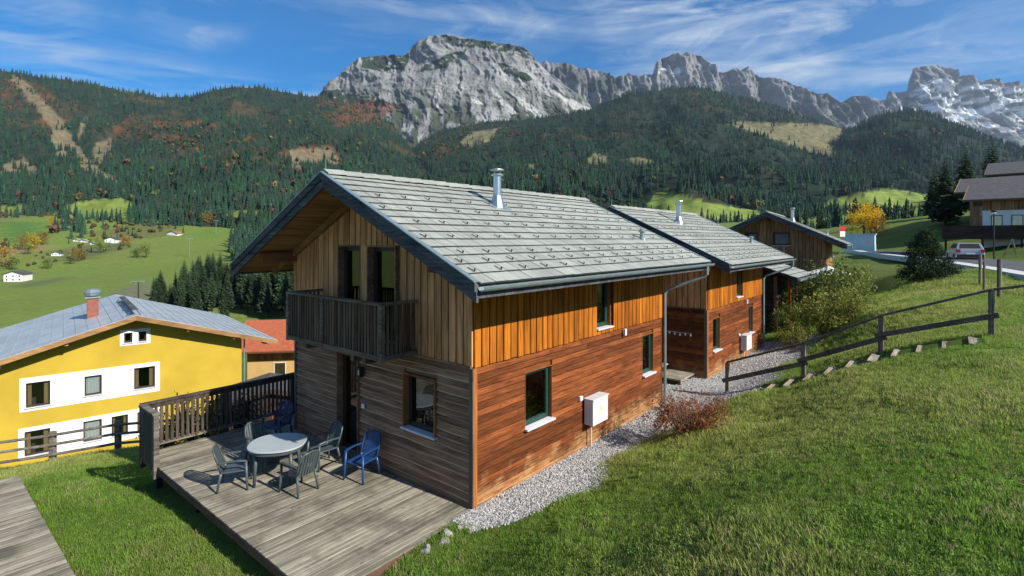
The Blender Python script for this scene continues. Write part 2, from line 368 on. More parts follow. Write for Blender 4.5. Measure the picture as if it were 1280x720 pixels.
def zg(x, y):
    x = np.asarray(x, float); y = np.asarray(y, float); sh = x.shape; x, y = x.ravel(), y.ravel(); o = np.empty(len(x))
    for i in range(0, len(x), 20000):
        s = slice(i, i+20000); d = (x[s, None]-CP[None, :, 0])**2 + (y[s, None]-CP[None, :, 1])**2; o[s] = _phi(d) @ _w[:n_] + _w[n_]
    dist = np.hypot(x, y); amp = np.clip((dist-2)/8, .0, 1)*.05 + np.clip((dist-60)/300, 0, 1)*2.0
    # level pad next to the houses
    u, v = WL(x, y); pad = np.clip((v+1.5)/.5, 0, 1) * np.clip((u+2.5)/1.5, 0, 1) * np.clip((20-u)/2, 0, 1) * np.clip((8-v)/1.5, 0, 1)
    o = o + (fbm(x/1.7, y/1.7, 0, 3, 5)-.5)*2*np.minimum(amp, .06)*(1-pad) + (fbm(x/45, y/45, 0, 4, 9)-.5)*2*np.maximum(amp-.06, 0)
    return o.reshape(sh)
def zg1(x, y): return float(zg(np.array([x]), np.array([y]))[0])
def gp(px, py, it=40):                     # pixel -> point on the ground sheet
    dx_, dz_ = (px-640)/F, (HOR-py)/F
    Ys = np.concatenate([np.linspace(2.5, 60, 1200), np.linspace(60, 900, 3000)]); zz = zg(dx_*Ys, Ys); hit = np.nonzero(H+dz_*Ys <= zz)[0]
    Y = Ys[hit[0]] if len(hit) else 60.; return dx_*Y, Y, zg1(dx_*Y, Y)

def in_poly(x, y, poly):
    x = np.asarray(x); y = np.asarray(y); c = np.zeros(x.shape, bool); n = len(poly)
    for i in range(n):
        x1, y1 = poly[i]; x2, y2 = poly[(i+1) % n]
        k = ((y1 > y) != (y2 > y)) & (x < (x2-x1)*(y-y1)/((y2-y1) if y2 != y1 else 1e-9)+x1); c ^= k
    return c
def grid_mesh(name, P, cols, mat, smooth=True):
    nr, nc = P.shape[:2]; me = bpy.data.meshes.new(name); idx = np.arange(nr*nc).reshape(nr, nc)
    q = np.stack([idx[:-1, :-1], idx[:-1, 1:], idx[1:, 1:], idx[1:, :-1]], -1).reshape(-1, 4)
    me.vertices.add(nr*nc); me.vertices.foreach_set('co', P.reshape(-1).astype(np.float32))
    me.loops.add(q.size); me.loops.foreach_set('vertex_index', q.ravel().astype(np.int32))
    me.polygons.add(len(q)); me.polygons.foreach_set('loop_start', np.arange(0, q.size, 4, dtype=np.int32)); me.polygons.foreach_set('loop_total', np.full(len(q), 4, np.int32))
    me.polygons.foreach_set('use_smooth', np.full(len(q), smooth))
    if cols is not None:
        a = me.attributes.new('col', 'FLOAT_COLOR', 'POINT'); a.data.foreach_set('color', np.concatenate([cols.reshape(-1, 3), np.ones((nr*nc, 1))], 1).ravel().astype(np.float32))
    me.update(); me.validate(); me.materials.append(mat); return me
def axis(lo, hi, n, a):
    t0, t1 = math.asinh(lo/a), math.asinh(hi/a); return a*np.sinh(np.linspace(t0, t1, n))
gx = axis(-2600, 2600, 420, 9.); gy = axis(-400-12, 2200-12, 380, 9.) + 12
GX, GY = np.meshgrid(gx, gy); GZ = zg(GX, GY)
def grass_col(x, y, far):
    a = fbm(x/6, y/6, 0, 4, 21); b_ = fbm(x/1.3, y/1.3, 0, 3, 33)
    g0 = np.array([.085, .130, .024]); g1 = np.array([.150, .155, .045]); g2 = np.array([.065, .105, .020])
    k = np.clip((a-.40)*3.0, 0, 1)[..., None]; m_ = np.clip((b_-.45)*3, 0, 1)[..., None]
    c = g0*(1-k*.65)+g1*k*.65; c = c*(1-.4*m_)+g2*.4*m_
    mead = np.array([.150, .205, .042]); f_ = np.clip((far-70)/60, 0, 1)[..., None]
    st = np.clip((fbm(x/60, y/60, 0, 4, 3)-.45)*4, 0, 1)[..., None]; mc = mead*(1-.35*st)+np.array([.17, .17, .05])*.35*st
    return c*(1-f_)+mc*f_
gc = grass_col(GX, GY, np.hypot(GX, GY))
# path scraps, stream and brown verges on the valley meadow
PXg = 640+F*GX/np.maximum(GY, 1); PYg = HOR-F*(GZ-H)/np.maximum(GY, 1); vis = GY > 120
for poly, c, k in (([(20, 357), (80, 345), (84, 347), (40, 358), (22, 362)], (.10, .11, .06), .8), ([(15, 312), (60, 304), (62, 309), (15, 318)], (.26, .17, .09), .8), ([(140, 365), (180, 352), (190, 358), (200, 378), (150, 385), (140, 376)], (.16, .15, .10), .8),
                   ([(60, 318), (120, 305), (160, 300), (165, 308), (120, 322), (70, 330)], (.09, .095, .045), .7), ([(110, 290), (170, 280), (215, 282), (215, 296), (150, 300)], (.12, .10, .05), .6),
                   ([(0, 276), (50, 276), (62, 290), (20, 308), (0, 312)], (.06, .15, .03), .8), ([(230, 292), (310, 272), (320, 276), (262, 300)], (.12, .20, .035), .6), ([(0, 262), (40, 262), (40, 274), (0, 275)], (.16, .15, .07), .7)):
    s = in_poly(PXg, PYg, poly) & vis; gc[s] = gc[s]*(1-k)+np.array(c)*k
m, t, b, _ = newmat('grass_ground')
a = N(t, 'ShaderNodeAttribute', attribute_name='col'); p = N(t, 'ShaderNodeNewGeometry').outputs['Position']
n1 = noise(t, p, 9, 6, .7); n2 = noise(t, p, .35, 4)
hsv = N(t, 'ShaderNodeHueSaturation'); LK(t, a.outputs['Color'], hsv.inputs['Color']); LK(t, mrange(t, math_(t, 'ADD', math_(t, 'MULTIPLY', n1, .6), math_(t, 'MULTIPLY', n2, .4)), .3, .7, .55, 1.3), hsv.inputs['Value'])
LK(t, hsv.outputs[0], b.inputs['Base Color']); b.inputs['Roughness'].default_value = .95; b.inputs['Specular IOR Level'].default_value = .1; bump(t, b, n1, .6, .05)
ground = link('ground', grid_mesh('ground', np.stack([GX, GY, GZ], -1), gc, m)); tag(ground, kind='structure')

# ------------------------------------------------------------------ instanced scatter (stuff)
def scatter(name, pts, rot, scl, col, protos, idx, label, cat, mat=None):
    me = bpy.data.meshes.new(name); n = len(pts); me.vertices.add(n); me.vertices.foreach_set('co', np.asarray(pts, np.float32).ravel())
    for nm, typ, dom, arr, key in (('rot', 'FLOAT_VECTOR', 'POINT', rot, 'vector'), ('scl', 'FLOAT_VECTOR', 'POINT', scl, 'vector'), ('col', 'FLOAT_COLOR', 'POINT', col, 'color')):
        arr = np.asarray(arr, np.float32)
        if nm == 'col': arr = np.concatenate([arr, np.ones((n, 1), np.float32)], 1)
        at_ = me.attributes.new(nm, typ, dom); at_.data.foreach_set(key, arr.ravel())
    ai = me.attributes.new('idx', 'INT', 'POINT'); ai.data.foreach_set('value', np.asarray(idx, np.int32))
    if mat: me.materials.append(mat)
    o = link(name, me); tag(o, label, cat, kind='stuff')
    g = bpy.data.node_groups.new(name, 'GeometryNodeTree'); g.interface.new_socket('Geometry', in_out='INPUT', socket_type='NodeSocketGeometry'); g.interface.new_socket('Geometry', in_out='OUTPUT', socket_type='NodeSocketGeometry')
    gi = g.nodes.new('NodeGroupInput'); go = g.nodes.new('NodeGroupOutput'); jn = g.nodes.new('GeometryNodeJoinGeometry')
    def attr(nm, dt): a_ = g.nodes.new('GeometryNodeInputNamedAttribute'); a_.data_type = dt; a_.inputs['Name'].default_value = nm; return a_.outputs['Attribute']
    ar, as_, ai_ = attr('rot', 'FLOAT_VECTOR'), attr('scl', 'FLOAT_VECTOR'), attr('idx', 'INT')
    for k, pr in enumerate(protos):
        ob = g.nodes.new('GeometryNodeObjectInfo'); ob.inputs['Object'].default_value = pr
        cm = g.nodes.new('FunctionNodeCompare'); cm.data_type = 'INT'; cm.operation = 'EQUAL'
        ins = [s for s in cm.inputs if s.enabled] ; g.links.new(ai_, ins[0]); ins[1].default_value = k
        ip = g.nodes.new('GeometryNodeInstanceOnPoints'); g.links.new(gi.outputs[0], ip.inputs['Points']); g.links.new(cm.outputs[0], ip.inputs['Selection'])
        g.links.new(ob.outputs['Geometry'], ip.inputs['Instance']); g.links.new(as_, ip.inputs['Scale'])
        er = g.nodes.new('FunctionNodeEulerToRotation'); g.links.new(ar, er.inputs[0]); g.links.new(er.outputs[0], ip.inputs['Rotation'])
        g.links.new(ip.outputs[0], jn.inputs[0])
    g.links.new(jn.outputs[0], go.inputs[0])
    md = o.modifiers.new('scatter', 'NODES'); md.node_group = g
    return o
def proto(name, me, mat):
    me.materials.append(mat); return bpy.data.objects.new(name, me)      # never linked to the scene, only instanced

# ------------------------------------------------------------------ mountains: fans of depth rows between image-derived base and crest heights
def noisy(px, pts, amp, sc, seed):
    xs, ys = zip(*pts); y = np.interp(px, xs, ys); return y - amp*(fbm(px/sc, px*0+seed, 0, 5, seed, .6)-.5)*2
class Layer:
    def __init__(s, px0, px1, nc, rows, crest, namp, nsc, seed):
        s.px = np.linspace(px0, px1, nc); yc = noisy(s.px, crest, namp, nsc, seed)
        t = np.linspace(0, 1, rows['n']); s.t = t
        Yk = np.interp(t, rows['t'], rows['Y']); fk = np.interp(t, rows['t'], rows['f'])      # f: 0 at base row, 1 at crest
        yb = rows['yb']; s.Y = np.repeat(Yk[:, None], nc, 1); zb = H+(HOR-yb)/F*rows['Y'][0]
        ic = rows['t'].index(rows['tc']); Yc = rows['Y'][ic]; zcr = H+(HOR-yc)/F*Yc
        s.Z = zb+(zcr[None, :]-zb)*fk[:, None]; s.X = (s.px[None, :]-640)/F*Yc; s.X = np.repeat(s.X, rows['n'], 0)*(s.Y/Yc)
        s.T = np.repeat(t[:, None], nc, 1); s.tc = rows['tc']; s.zc, s.zb = zcr, zb
    def pix(s): return 640+F*s.X/s.Y, HOR-F*(s.Z-H)/s.Y
    def P(s): return np.stack([s.X, s.Y, s.Z], -1)
    def sample(s, n, rg, tmax=None):
        nr, nc = s.X.shape; tm = s.tc if tmax is None else tmax
        i = rg.random(n)*(nc-1.001); j = rg.random(n)*(tm*(nr-1)-.001); i0, j0 = i.astype(int), j.astype(int); fi, fj = (i-i0)[:, None], (j-j0)[:, None]; P_ = s.P()
        return (P_[j0, i0]*(1-fi)+P_[j0, i0+1]*fi)*(1-fj)+(P_[j0+1, i0]*(1-fi)+P_[j0+1, i0+1]*fi)*fj
def fade(t, tc): return np.clip(t/.12, 0, 1)*np.clip((tc-t)/.10, 0, 1)
DK = np.array([.020, .034, .021]); BR = np.array([.075, .05, .025]); RU = np.array([.13, .055, .025]); TAN = np.array([.165, .135, .078]); MEAD = np.array([.165, .215, .045]); ROCK = np.array([.225, .228, .222])
def lerp(c, k, to): k = np.clip(k, 0, 1)[..., None]; return c*(1-k)+to*k
forest_pts = []; forest_col = []; forest_scl = []; forest_idx = []
def plant(P_, hmin, hmax, autumn, rg, wide=1.0, big=None):
    n = len(P_); h = hmin+(hmax-hmin)*rg.random(n)**.8
    g = np.stack([.012+.012*rg.random(n), .033+.024*rg.random(n), .019+.012*rg.random(n)], -1)
    k = rg.random(n); rus = np.stack([.062+.05*rg.random(n), .042+.022*rg.random(n), .022+.01*rg.random(n)], -1); yel = np.stack([.15+.08*rg.random(n), .12+.05*rg.random(n), .03+.02*rg.random(n)], -1)
    olive = np.stack([.055+.04*rg.random(n), .075+.03*rg.random(n), .02+.01*rg.random(n)], -1)
    g = g*(.65+.8*fbm(P_[:, 0]/170, P_[:, 1]/170, 0, 3, 88))[:, None]*np.where(rg.random(n) < .12, 1.5, 1)[:, None]; isa = k < autumn; sub = rg.random(n); c = g.copy(); c[isa & (sub < .45)] = rus[isa & (sub < .45)]; c[isa & (sub >= .45) & (sub < .62)] = yel[isa & (sub >= .45) & (sub < .62)]; c[isa & (sub >= .62)] = olive[isa & (sub >= .62)]
    forest_pts.append(P_); forest_col.append(c); w = wide*(.85+.3*rg.random(n)); hh = np.where(isa, h*.5, h); ww = np.where(isa, h*.5, h)*w
    forest_scl.append(np.stack([ww, ww, hh], -1)); forest_idx.append(np.where(isa, 3, rg.integers(0, 3, n)))
def pix_of(P_): return 640+F*P_[:, 0]/P_[:, 1], HOR-F*(P_[:, 2]-H)/P_[:, 1]
RF = np.random.default_rng(3)
forest_mat = vcol_mat('forest_floor', .95, .06, .4)
rock_mat = vcol_mat('rock', .9, .05, .33, .9, .018, 22, 10)

# A: forested mountain on the left
SLIDE = [[(14, 92), (30, 100), (52, 122), (72, 142), (92, 175), (112, 202), (104, 206), (78, 182), (58, 152), (34, 122), (16, 104)], [(62, 160), (78, 168), (84, 200), (72, 202), (66, 184)], [(102, 150), (112, 142), (100, 172), (92, 190)], [(360, 188), (420, 184), (424, 206), (366, 212)], [(150, 108), (170, 116), (168, 121), (150, 114)], [(98, 205), (112, 203), (130, 214), (150, 228), (146, 231), (112, 216)], [(0, 205), (30, 200), (52, 212), (46, 226), (20, 222), (0, 228)], [(118, 180), (138, 172), (142, 186), (128, 204), (116, 202)]]
MEAD_A = [[(66, 268), (92, 254), (120, 249), (150, 248), (172, 256), (160, 270), (160, 280), (100, 282), (66, 276)], [(282, 268), (302, 262), (328, 264), (330, 270), (290, 274)], [(0, 258), (36, 256), (44, 270), (0, 274)]]
RUST_A = [[(140, 150), (180, 140), (240, 150), (300, 158), (320, 175), (270, 182), (200, 172), (145, 180)], [(200, 165), (300, 175), (300, 215), (255, 212), (210, 190)], [(300, 185), (420, 180), (430, 215), (330, 205)], [(0, 90), (60, 110), (90, 150), (60, 170), (0, 150)], [(395, 125), (480, 122), (490, 150), (420, 160), (395, 140)]]
LA = Layer(-420, 560, 300, dict(n=190, t=[0, .12, .35, .6, .8, .92, 1], Y=[640, 800, 1150, 1600, 2250, 2500, 2900], f=[0, .06, .22, .5, 1, .97, .7], yb=285, tc=.8),
           [(-420, 60), (-150, 72), (0, 88), (60, 97), (100, 103), (150, 112), (200, 121), (238, 121), (258, 115), (290, 109), (330, 110), (360, 116), (385, 121), (410, 124), (440, 132), (470, 141), (490, 156), (505, 176), (520, 194), (560, 225)], 1.5, 18, 41)
fd = fade(LA.T, LA.tc); LA.Z += fd*((fbm(LA.X/260, LA.Y/420, 0, 5, 51, .5, True)-.6)*150 + (fbm(LA.X/90, LA.Y/90, 0, 3, 77)-.5)*40)
px_, py_ = LA.pix(); cA = np.zeros(LA.X.shape+(3,))+DK; cA = lerp(cA, (fbm(LA.X/120, LA.Z/60, 0, 4, 8)-.5)*3, BR)
for pl in RUST_A: cA = lerp(cA, in_poly(px_, py_, pl)*.7*np.clip((fbm(LA.X/50, LA.Z/40, 0, 3, 4)-.3)*3, 0, 1), RU)
for pl in SLIDE: cA = lerp(cA, in_poly(px_, py_, pl)*.85, TAN)
for pl in MEAD_A: cA = lerp(cA, in_poly(px_, py_, pl)*1., MEAD*.85)
tag(link('forested_mountain', grid_mesh('forested_mountain', LA.P(), cA, forest_mat)), kind='structure')
q = LA.sample(23000, RF, .83); a_, b_ = pix_of(q); keep = np.ones(len(q), bool); rus = np.zeros(len(q), bool)
for pl in SLIDE: keep &= ~(in_poly(a_, b_, pl) & (RF.random(len(q)) < .85))
for pl in MEAD_A: keep &= ~in_poly(a_, b_, pl)
for pl in RUST_A: rus |= in_poly(a_, b_, pl)
keep &= (a_ > -120) & (a_ < 640); keep &= (fbm(q[:, 0]/80, q[:, 1]/80, 0, 3, 301) > .36) | (RF.random(len(q)) < .6); rus &= fbm(q[:, 0]/110, q[:, 2]/80, 0, 4, 14) > .47
plant(q[keep & ~rus], 9, 27, .07, RF); plant(q[keep & rus], 12, 22, .55, RF)

# B: pale limestone massif
LB = Layer(352, 800, 520, dict(n=300, t=[0, .25, .5, .72, .86, .93, 1], Y=[2650, 3000, 3300, 3480, 3600, 3800, 4200], f=[0, .2, .45, .74, 1, .95, .7], yb=232, tc=.86),
           [(352, 150), (380, 124), (398, 118), (420, 98), (440, 80), (455, 72), (480, 68), (500, 70), (508, 66), (516, 55), (530, 48), (550, 45.5), (575, 47), (600, 50), (630, 54), (655, 59), (664, 68), (678, 84), (694, 98), (712, 112), (735, 130), (745, 142), (760, 160), (800, 200)], 1.2, 9, 43)
fd = np.clip(LB.T/.1, 0, 1)
wx = LB.X+90*(fbm(LB.X/220, LB.Z/160, 0, 4, 62)-.5)*2; rb = fbm(wx/230+LB.Z/700, LB.Z/420, 0, 6, 61, .55, True); rb2 = fbm(wx/70+LB.Z/260, LB.Z/120, 0, 5, 66, .58, True); led = fbm(LB.X/400, LB.Z/38+LB.X/300, 0, 3, 71)
dep = (rb-.6)*130+(rb2-.6)*46+(led-.5)*26; LB.Y = LB.Y-dep*fd*np.where(LB.T > .86, .3, 1)
LB.Z += fd*np.clip((LB.tc-LB.T)/.05, 0, 1)*((fbm(LB.X/60, LB.Y/60, 0, 4, 5)-.5)*22)
px_, py_ = LB.pix(); v1 = fbm(LB.X/34+LB.Z/90, LB.Z/80-LB.X/160, 0, 6, 91, .6); v2 = fbm(LB.X/120+LB.Z/200, LB.Z/90, 0, 5, 95)
cB = np.zeros(LB.X.shape+(3,))+ROCK; cB = lerp(cB, (.50-v1)*3.2, np.array([.12, .12, .118])); cB = lerp(cB, (v2-.52)*4, np.array([.36, .36, .35]))
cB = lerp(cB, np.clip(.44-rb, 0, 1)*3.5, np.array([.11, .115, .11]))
vegz = np.clip((py_-92)/50, 0, 1)                                     # lower flanks carry dwarf pine in streaks
cB = lerp(cB, vegz*np.clip((fbm(LB.X/34+LB.Z/200, LB.Z/110, 0, 5, 19)-.50+.12*vegz)*8, 0, 1)*.9, np.array([.046, .058, .032]))
for pl in ([(550, 44), (600, 47), (660, 57), (664, 64), (630, 62), (590, 58), (560, 54)], [(452, 72), (480, 66), (512, 66), (506, 88), (480, 90), (452, 84)], [(398, 116), (420, 112), (470, 122), (490, 128), (470, 138), (400, 134)], [(560, 66), (585, 60), (572, 78), (548, 84), (520, 90), (530, 80)], [(618, 75), (640, 84), (668, 100), (660, 104), (630, 92)]):
    cB = lerp(cB, in_poly(px_+6*(v1-.5), py_+10*(v2-.5), pl)*np.clip((fbm(LB.X/24, LB.Z/24, 0, 4, 29)-.28)*7, 0, 1)*1.0, np.array([.032, .046, .024]))
cB = lerp(cB, in_poly(px_, py_, [(395, 128), (470, 126), (500, 132), (480, 146), (400, 140)])*.75, RU)
for pl in ([(612, 108), (624, 118), (648, 142), (640, 143), (620, 124)], [(645, 120), (675, 138), (668, 143), (650, 130)], [(690, 112), (735, 134), (748, 138), (715, 137)], [(545, 118), (552, 128), (548, 136), (540, 126)], [(588, 122), (600, 126), (606, 132), (590, 128)]): cB = lerp(cB, in_poly(px_+4*(v1-.5), py_, pl)*.8, np.array([.46, .455, .43]))
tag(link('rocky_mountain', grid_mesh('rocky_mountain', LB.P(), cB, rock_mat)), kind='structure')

# C: far limestone range with the square-topped peaks and first snow
LC = Layer(640, 1480, 720, dict(n=190, t=[0, .3, .6, .85, .93, 1], Y=[4700, 5150, 5450, 5650, 5900, 6400], f=[0, .3, .62, 1, .93, .6], yb=205, tc=.85),
           [(640, 120), (670, 84), (682, 77), (696, 82), (715, 84), (740, 88), (765, 95), (780, 96), (785, 92), (800, 96), (815, 94), (818, 82), (826, 72), (845, 68), (868, 67), (880, 71), (884, 80), (892, 88), (905, 90), (915, 86), (940, 87), (952, 95), (972, 104), (978, 97), (990, 104), (1012, 114), (1040, 118), (1052, 128), (1070, 118), (1084, 120), (1095, 128), (1105, 126), (1110, 114), (1132, 116), (1136, 98), (1141, 86), (1152, 82), (1178, 83), (1184, 92), (1196, 96), (1208, 98), (1222, 103), (1232, 100), (1250, 104), (1280, 107), (1330, 118), (1400, 112), (1480, 130)], 2.6, 7, 45)
rb = fbm(LC.X/190+LC.Z/1500, LC.Z/700, 0, 6, 101, .55, True); rb2 = fbm(LC.X/60, LC.Z/260, 0, 4, 103, .55, True)
LC.Y = LC.Y-((rb-.6)*380+(rb2-.6)*100)*np.clip(LC.T/.1, 0, 1)*np.where(LC.T > .85, .3, 1); LC.Z += np.clip((LC.tc-LC.T)/.05, 0, 1)*np.clip(LC.T/.1, 0, 1)*((fbm(LC.X/70, LC.Y/70, 0, 4, 5)-.5)*40)
px_, py_ = LC.pix(); v1 = fbm(LC.X/50+LC.Z/200, LC.Z/200, 0, 5, 111); v2 = fbm(LC.X/140, LC.Z/90, 0, 5, 113)
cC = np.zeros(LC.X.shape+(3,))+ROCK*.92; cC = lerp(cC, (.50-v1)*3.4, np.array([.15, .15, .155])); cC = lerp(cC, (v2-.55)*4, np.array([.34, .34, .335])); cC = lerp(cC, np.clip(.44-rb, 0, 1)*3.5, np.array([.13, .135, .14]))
cC = lerp(cC, np.clip((py_-(98+.04*(px_-800)))/22, 0, 1)*np.clip((v2-.40)*5, 0, 1)*(px_ < 1080), np.array([.06, .07, .05])*1.0)
cC = lerp(cC, (px_ < 800)*np.clip((v2-.42)*5, 0, 1)*.8, np.array([.045, .055, .035]))
sn = np.clip((fbm(LC.X/85, LC.Z/38, 0, 5, 121)-.47)*7, 0, 1)
cC = lerp(cC, sn*in_poly(px_, py_, [(1142, 112), (1170, 96), (1196, 98), (1240, 106), (1290, 112), (1400, 116), (1400, 168), (1280, 172), (1200, 150), (1160, 150), (1120, 140)])*.9, np.array([.80, .83, .87]))
cC = lerp(cC, np.clip(sn+.45, 0, 1)*in_poly(px_+10*(v1-.5), py_+8*(v2-.5), [(1172, 150), (1205, 140), (1238, 134), (1242, 142), (1215, 152), (1180, 158)]), np.array([.82, .85, .88]))
cC = lerp(cC, sn*in_poly(px_, py_, [(815, 86), (850, 84), (856, 96), (830, 96)])*.8, np.array([.75, .78, .8]))
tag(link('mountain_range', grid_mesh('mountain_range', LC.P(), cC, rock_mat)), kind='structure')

# D: long forested shoulder below the crags
LD = Layer(440, 1260, 330, dict(n=200, t=[0, .14, .35, .6, .83, .93, 1], Y=[520, 800, 1250, 1800, 2600, 2800, 3100], f=[0, .07, .22, .50, 1, .98, .8], yb=296, tc=.83),
           [(440, 250), (480, 208), (505, 198), (515, 188), (530, 174), (545, 166), (560, 161), (600, 154), (650, 150), (700, 144), (735, 139), (760, 128), (785, 118), (815, 114), (840, 111), (870, 109), (900, 116), (930, 124), (970, 134), (1005, 146), (1040, 158), (1070, 166), (1110, 180), (1260, 230)], 1.4, 16, 47)
fd = fade(LD.T, LD.tc); LD.Z += fd*((fbm(LD.X/300, LD.Y/500, 0, 5, 151, .5, True)-.6)*140+(fbm(LD.X/90, LD.Y/90, 0, 3, 177)-.5)*36)
px_, py_ = LD.pix(); cD = np.zeros(LD.X.shape+(3,))+DK; cD = lerp(cD, (fbm(LD.X/120, LD.Z/60, 0, 4, 8)-.55)*3, BR*.8)
MEAD_D = [[(806, 256), (818, 245), (832, 240), (852, 244), (880, 252), (912, 258), (950, 264), (955, 276), (880, 274), (815, 268)], [(1022, 259), (1056, 248), (1090, 239), (1112, 236), (1142, 240), (1168, 246), (1166, 254), (1120, 259), (1060, 262)]]
TAN_D = [[(902, 151), (930, 152), (965, 154), (1010, 154), (1054, 159), (1050, 172), (1036, 180), (1046, 196), (1010, 190), (970, 174), (930, 162)], [(732, 198), (742, 192), (762, 196), (758, 204), (738, 206)], [(772, 199), (800, 197), (822, 202), (815, 207), (785, 205)], [(655, 205), (668, 206), (670, 218), (656, 214)], [(892, 228), (915, 230), (912, 240), (895, 238)], [(590, 165), (625, 160), (612, 176), (580, 186), (575, 178)]]
for pl in MEAD_D: cD = lerp(cD, in_poly(px_, py_, pl)*1., MEAD)
for pl in TAN_D: cD = lerp(cD, in_poly(px_+5*(fbm(LD.X/40, LD.Z/30, 0, 3, 2)-.5), py_, pl)*.9, np.array([.165, .150, .075]))
tag(link('forested_shoulder', grid_mesh('forested_shoulder', LD.P(), cD, forest_mat)), kind='structure')
q = LD.sample(26000, RF, .86); a_, b_ = pix_of(q); keep = np.ones(len(q), bool)
for pl in MEAD_D: keep &= ~in_poly(a_, b_+1, pl) & ~in_poly(a_, b_-6, pl) & ~in_poly(a_, b_-12, pl)
for pl in TAN_D: keep &= ~(in_poly(a_, b_+1, pl) & (RF.random(len(q)) < .95))
keep &= (a_ > 440) & (a_ < 1290); keep &= (fbm(q[:, 0]/80, q[:, 1]/80, 0, 3, 305) > .36) | (RF.random(len(q)) < .4)
rus = keep & (in_poly(a_, b_, [(560, 160), (660, 155), (650, 176), (560, 200), (500, 200)]) | in_poly(a_, b_, [(480, 200), (560, 180), (540, 200), (480, 215)]) | in_poly(a_, b_, [(700, 250), (830, 265), (830, 280), (700, 280)])) & (RF.random(len(q)) < .45)
plant(q[keep & ~rus], 9, 27, .05, RF); plant(q[rus], 14, 20, .75, RF)

# E: dark rounded hill on the right
LE = Layer(1000, 1520, 200, dict(n=130, t=[0, .15, .5, .83, .93, 1], Y=[720, 950, 1500, 2150, 2350, 2600], f=[0, .1, .48, 1, .97, .8], yb=282, tc=.83),
           [(1000, 225), (1030, 198), (1045, 184), (1058, 168), (1078, 157), (1096, 147), (1115, 140), (1135, 137), (1155, 141), (1175, 149), (1200, 160), (1230, 173), (1260, 184), (1300, 196), (1400, 215), (1520, 250)], 1.2, 14, 49)
fd = fade(LE.T, LE.tc); LE.Z += fd*((fbm(LE.X/260, LE.Y/400, 0, 5, 251, .5, True)-.6)*110)
px_, py_ = LE.pix(); cE = np.zeros(LE.X.shape+(3,))+DK
for pl in MEAD_D[1:]: cE = lerp(cE, in_poly(px_, py_, pl)*1., MEAD)
tag(link('wooded_hill', grid_mesh('wooded_hill', LE.P(), cE, forest_mat)), kind='structure')
q = LE.sample(8500, RF, .86); a_, b_ = pix_of(q); keep = (a_ > 1000) & (a_ < 1330)
for pl in MEAD_D[1:]: keep &= ~in_poly(a_, b_+1, pl)
plant(q[keep], 16, 28, .05, RF)

# forest belts on the valley ground
def belt(poly, n, hmin, hmax, aut):
    xs, ys = zip(*poly); out = []
    ax = RF.uniform(min(xs), max(xs), n); ay = RF.uniform(min(ys), max(ys), n); k = in_poly(ax, ay, poly); ax, ay = ax[k], ay[k]
    Ys = np.concatenate([np.linspace(90, 300, 60), np.linspace(305, 1500, 160)])
    for a1, b1 in zip(ax, ay):
        zz = H+(HOR-b1)/F*Ys; g_ = _zgrid(a1, Ys); hit = np.nonzero(zz <= g_)[0]
        if len(hit): Y = Ys[hit[0]]; out.append(((a1-640)/F*Y, Y, g_[hit[0]]))
    if out: plant(np.array(out), hmin, hmax, aut, RF)
_cache = {}
def _zgrid(a1, Ys):
    k = int(round(a1/6)); 
    if k not in _cache: _cache[k] = zg((k*6-640)/F*Ys, Ys)
    return _cache[k]
belt([(300, 282), (330, 272), (395, 270), (395, 345), (300, 345), (285, 320)], 420, 17, 25, .02)
belt([(60, 285), (75, 262), (100, 268), (108, 300), (75, 300)], 40, 16, 22, .1)
belt([(160, 266), (250, 266), (258, 282), (180, 284), (160, 280)], 110, 17, 24, .05)
belt([(100, 278), (230, 278), (230, 296), (120, 302)], 90, 7, 11, .8)
belt([(60, 305), (165, 298), (160, 318), (60, 335), (20, 335)], 60, 5, 9, .85)
belt([(0, 302), (10, 300), (24, 330), (0, 345)], 26, 7, 11, .8)
belt([(560, 284), (760, 284), (760, 300), (560, 300)], 220, 15, 22, .03)
k = 190; a1 = RF.uniform(930, 1215, k); Y1 = RF.uniform(130, 300, k); x1 = (a1-640)/F*Y1; plant(np.stack([x1, Y1, zg(x1, Y1)], -1), 4, 9, .10, RF)

def conifer_low(seed, lv=6, nb=7):
    r = random.Random(seed); mb = MB()
    for i in range(lv):
        z0 = .06+.86*i/lv; rr = .155*(1-i/lv)**.8+.012; z1 = z0+.30*(1-.5*i/lv); n = nb*2; b = len(mb.v); mb.v.append((0, 0, min(1.0, z1)))
        for k in range(n):
            a = 2*math.pi*(k+r.random()*.3)/n+i; q = rr*(1.0 if k % 2 else .55)*r.uniform(.8, 1.2); mb.v.append((q*math.cos(a), q*math.sin(a), z0-(.03 if k % 2 else -.015)+r.uniform(-.01, .01)))
        for k in range(n): mb.f.append((b, b+1+k, b+1+(k+1) % n))
    mb.tube([(0, 0, -.1), (0, 0, .3)], [.012, .008], 4, False)
    return mb.mesh('conifer', fix=False)
def blob_low(seed):
    r = random.Random(seed); mb = MB()
    for i in range(60):
        d = Vector((r.gauss(0, 1), r.gauss(0, 1), r.gauss(0, 1))).normalized()*r.uniform(.6, 1); c = Vector((d.x*.36, d.y*.36, .55+d.z*.42)); s_ = r.uniform(.10, .2)
        n = (d+Vector((r.uniform(-.6, .6), r.uniform(-.6, .6), r.uniform(-.6, .6)))).normalized(); x = n.orthogonal().normalized()*s_; y = n.cross(x)
        mb.add([c-x-y, c+x-y*.6, c+x*.8+y, c-x*.7+y], [(0, 1, 2, 3)])
    mb.tube([(0, 0, -.05), (0, 0, .5)], [.03, .015], 4, False)
    return mb.mesh('broadleaf', fix=False)
fm = leafy('forest_leaf', None, .8, 0, True)
fprotos = [proto('fir_form', conifer_low(s), fm) for s in (1, 2, 3)]+[proto('broadleaf_form', blob_low(9), fm)]
